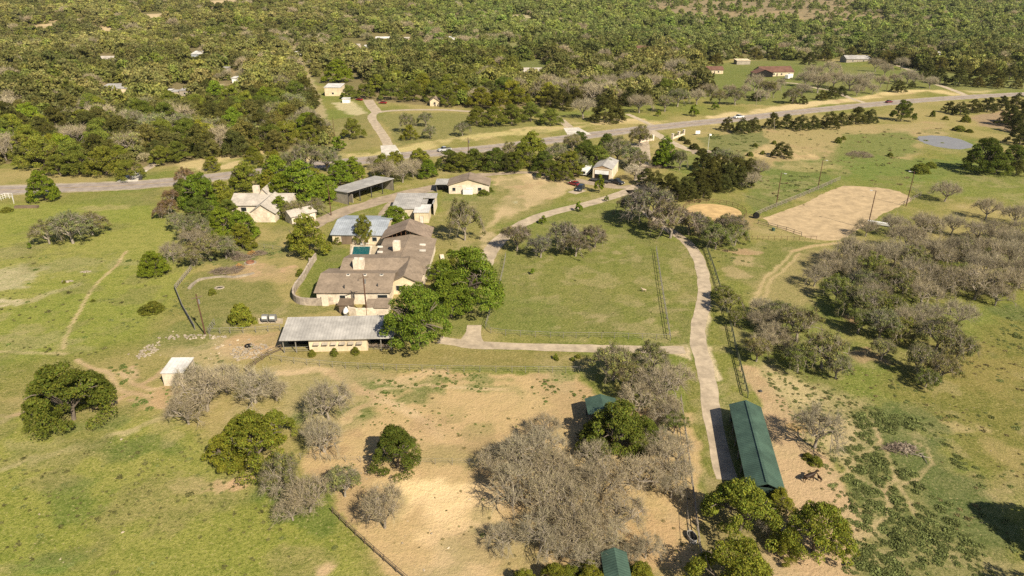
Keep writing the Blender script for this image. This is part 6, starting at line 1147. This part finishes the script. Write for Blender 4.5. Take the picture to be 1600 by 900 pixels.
# ------------------------------------------------------------------ labels for the trees: what each looks like and what it stands by
LM = [(64,320,'the highway drive at far left'), (107,385,'the left field'), (220,275,'the left highway drive'), (275,590,'the white field shelter'), (400,315,'the farmhouse'), (465,340,'the small cream outbuilding'), (345,450,'the flat stone ring'), (380,410,'the brush heaps'), (421,500,'the two grey boxes'), (525,545,'the cream barn'), (560,300,'the machine shed'), (555,360,'the pool house'), (565,392,'the swimming pool'), (633,350,'the pavilion'), (610,420,'the ranch house roof'), (650,320,'the workshop'), (733,290,'the white cottage'), (732,240,'the highway power pole'), (694,236,'the silver pickup'), (850,275,'the tan turning place'), (900,292,'the red sedan'), (945,265,'the tall garage'), (1000,245,'the grey parking pad'), (1058,214,'the entrance wall'), (1106,235,'the flagpole'), (1116,330,'the round pen'), (1213,300,'the arena fence'), (1310,335,'the sand arena'), (1343,243,'the brush mound'), (1475,222,'the pond'), (1154,184,'the white pickup'), (1389,160,'the maroon car'), (1218,115,'the red-brown ranch house'), (1115,110,'the brown cabin'), (1342,95,'the wide grey house'), (947,150,'the orange roofed house'), (833,112,'the grey hip roofed house'), (605,200,'the curved side drive'), (520,145,'the white roofed cream house'), (480,110,'the straight woods track'), (178,140,'the long house in the woods'), (290,145,'the woods clearing'), (680,165,'the cream cottage'), (895,205,'the pale road apron'), (745,520,'the drive stub'), (900,450,'the green paddock'), (1000,455,'the grazing calf'), (1100,480,'the concrete lane bend'), (1070,545,'the lane junction'), (930,630,'the small green shelter'), (958,880,'the bottom green shelter'), (1165,680,'the green stable'), (1263,750,'the brown horse'), (1324,880,'the black dog'), (1410,700,'the rock heap'), (1081,842,'the oval trough'), (620,725,'the corral wire fence'), (690,600,'the barn fence'), (570,850,'the bottom rail fence'), (680,790,'the pale bare patch'), (1240,460,'the twin wheel tracks'), (1340,500,'the brown bare hollow'), (1450,600,'the right weedy field'), (1550,540,'the far right field'), (1530,310,'the upper right field'), (890,365,'the upper paddock'), (770,450,'the left paddock fence'), (1060,350,'the lane bend by the arena'), (300,330,'the farmhouse grove'), (500,270,'the machine shed grove'), (640,265,'the hedge above the workshop'), (800,255,'the hedge by the highway'), (570,180,'the neighbour drive'), (770,180,'the far hedge trees'), (1050,120,'the mown yard edge'), (1300,150,'the right side drive')]
ORD = {0: 'leftmost'}
NUM = ['', '', 'two', 'three', 'four', 'five', 'six', 'seven', 'eight', 'nine', 'ten', 'eleven', 'twelve']; ORDN = ['', '', 'second', 'third', 'fourth', 'fifth', 'sixth', 'seventh', 'eighth', 'ninth', 'tenth', 'eleventh']
by = {}
WN = {('O'): 0}
for rec in tree_roots:
    r, code, cx, cy, d, hgt = rec[:6]; words, cat = KIND[code][3], KIND[code][4]; r['category'] = cat
    if len(rec) > 6:
        words = 'wood-edge '+words; cx, cy = float(cx), float(cy)
    lm = min(LM, key=lambda q: ((q[0]-cx)*1.0)**2+((q[1]-cy)*1.5)**2); dx, dy = cx-lm[0], (cy-lm[1])*1.5
    rel = ('right of' if dx > 0 else 'left of') if abs(dx) > abs(dy) else ('in front of' if dy > 0 else 'behind')
    if math.hypot(dx, dy) < 12: rel = 'beside'
    size = {'O': ('small ', '', 'big '), }.get('O')[0 if d < 6.0 else 2 if d > 12.5 else 1] if cat == 'tree' and code != 'S' else ''
    by.setdefault((size+words, rel, lm[2]), []).append(rec)
for key in list(by):
    recs = by[key]
    while len(recs) > 9:      # too many to count along: split by depth
        recs.sort(key=lambda q: -q[3]); by[(key[0], 'rearward '+key[1] if 'rearward' not in key[1] else 'deeper '+key[1], key[2])] = recs[9:]; by[key] = recs = recs[:9]
for (w_, rel, lm), recs in by.items():
    recs.sort(key=lambda q: q[2])
    for i, rec in enumerate(recs):
        k = len(recs)
        if k == 1: s = '%s %s %s' % (w_, rel, lm)
        else: s = '%s %s %s %s' % (('leftmost' if i == 0 else 'rightmost' if i == k-1 else 'middle' if k == 3 else ORDN[i+1]+'-from-left'), w_, rel, lm)
        rec[0]['label'] = s
        if k > 1: rec[0]['group'] = '%ss %s %s' % (w_, rel, lm)
        if len(s.split()) > 16: print('LONG', s)
# ------------------------------------------------------------------ the air
hz_ = MB().box(-2900, 2900, -500, 3700, -12, 420).build('haze', M['dark']); hz_['kind'] = 'stuff'; hz_['label'] = 'thin pale haze over the hills'; hz_['category'] = 'haze'
hm = bpy.data.materials.new('haze_air'); hm.use_nodes = True; hn = hm.node_tree.nodes; hn.clear(); ho = hn.new('ShaderNodeOutputMaterial'); hv = hn.new('ShaderNodeVolumePrincipled'); hv.inputs['Color'].default_value = (.80, .84, .86, 1); hv.inputs['Density'].default_value = .00004; hv.inputs['Anisotropy'].default_value = .3
hm.node_tree.links.new(hv.outputs[0], ho.inputs['Volume']); hz_.data.materials.clear(); hz_.data.materials.append(hm)
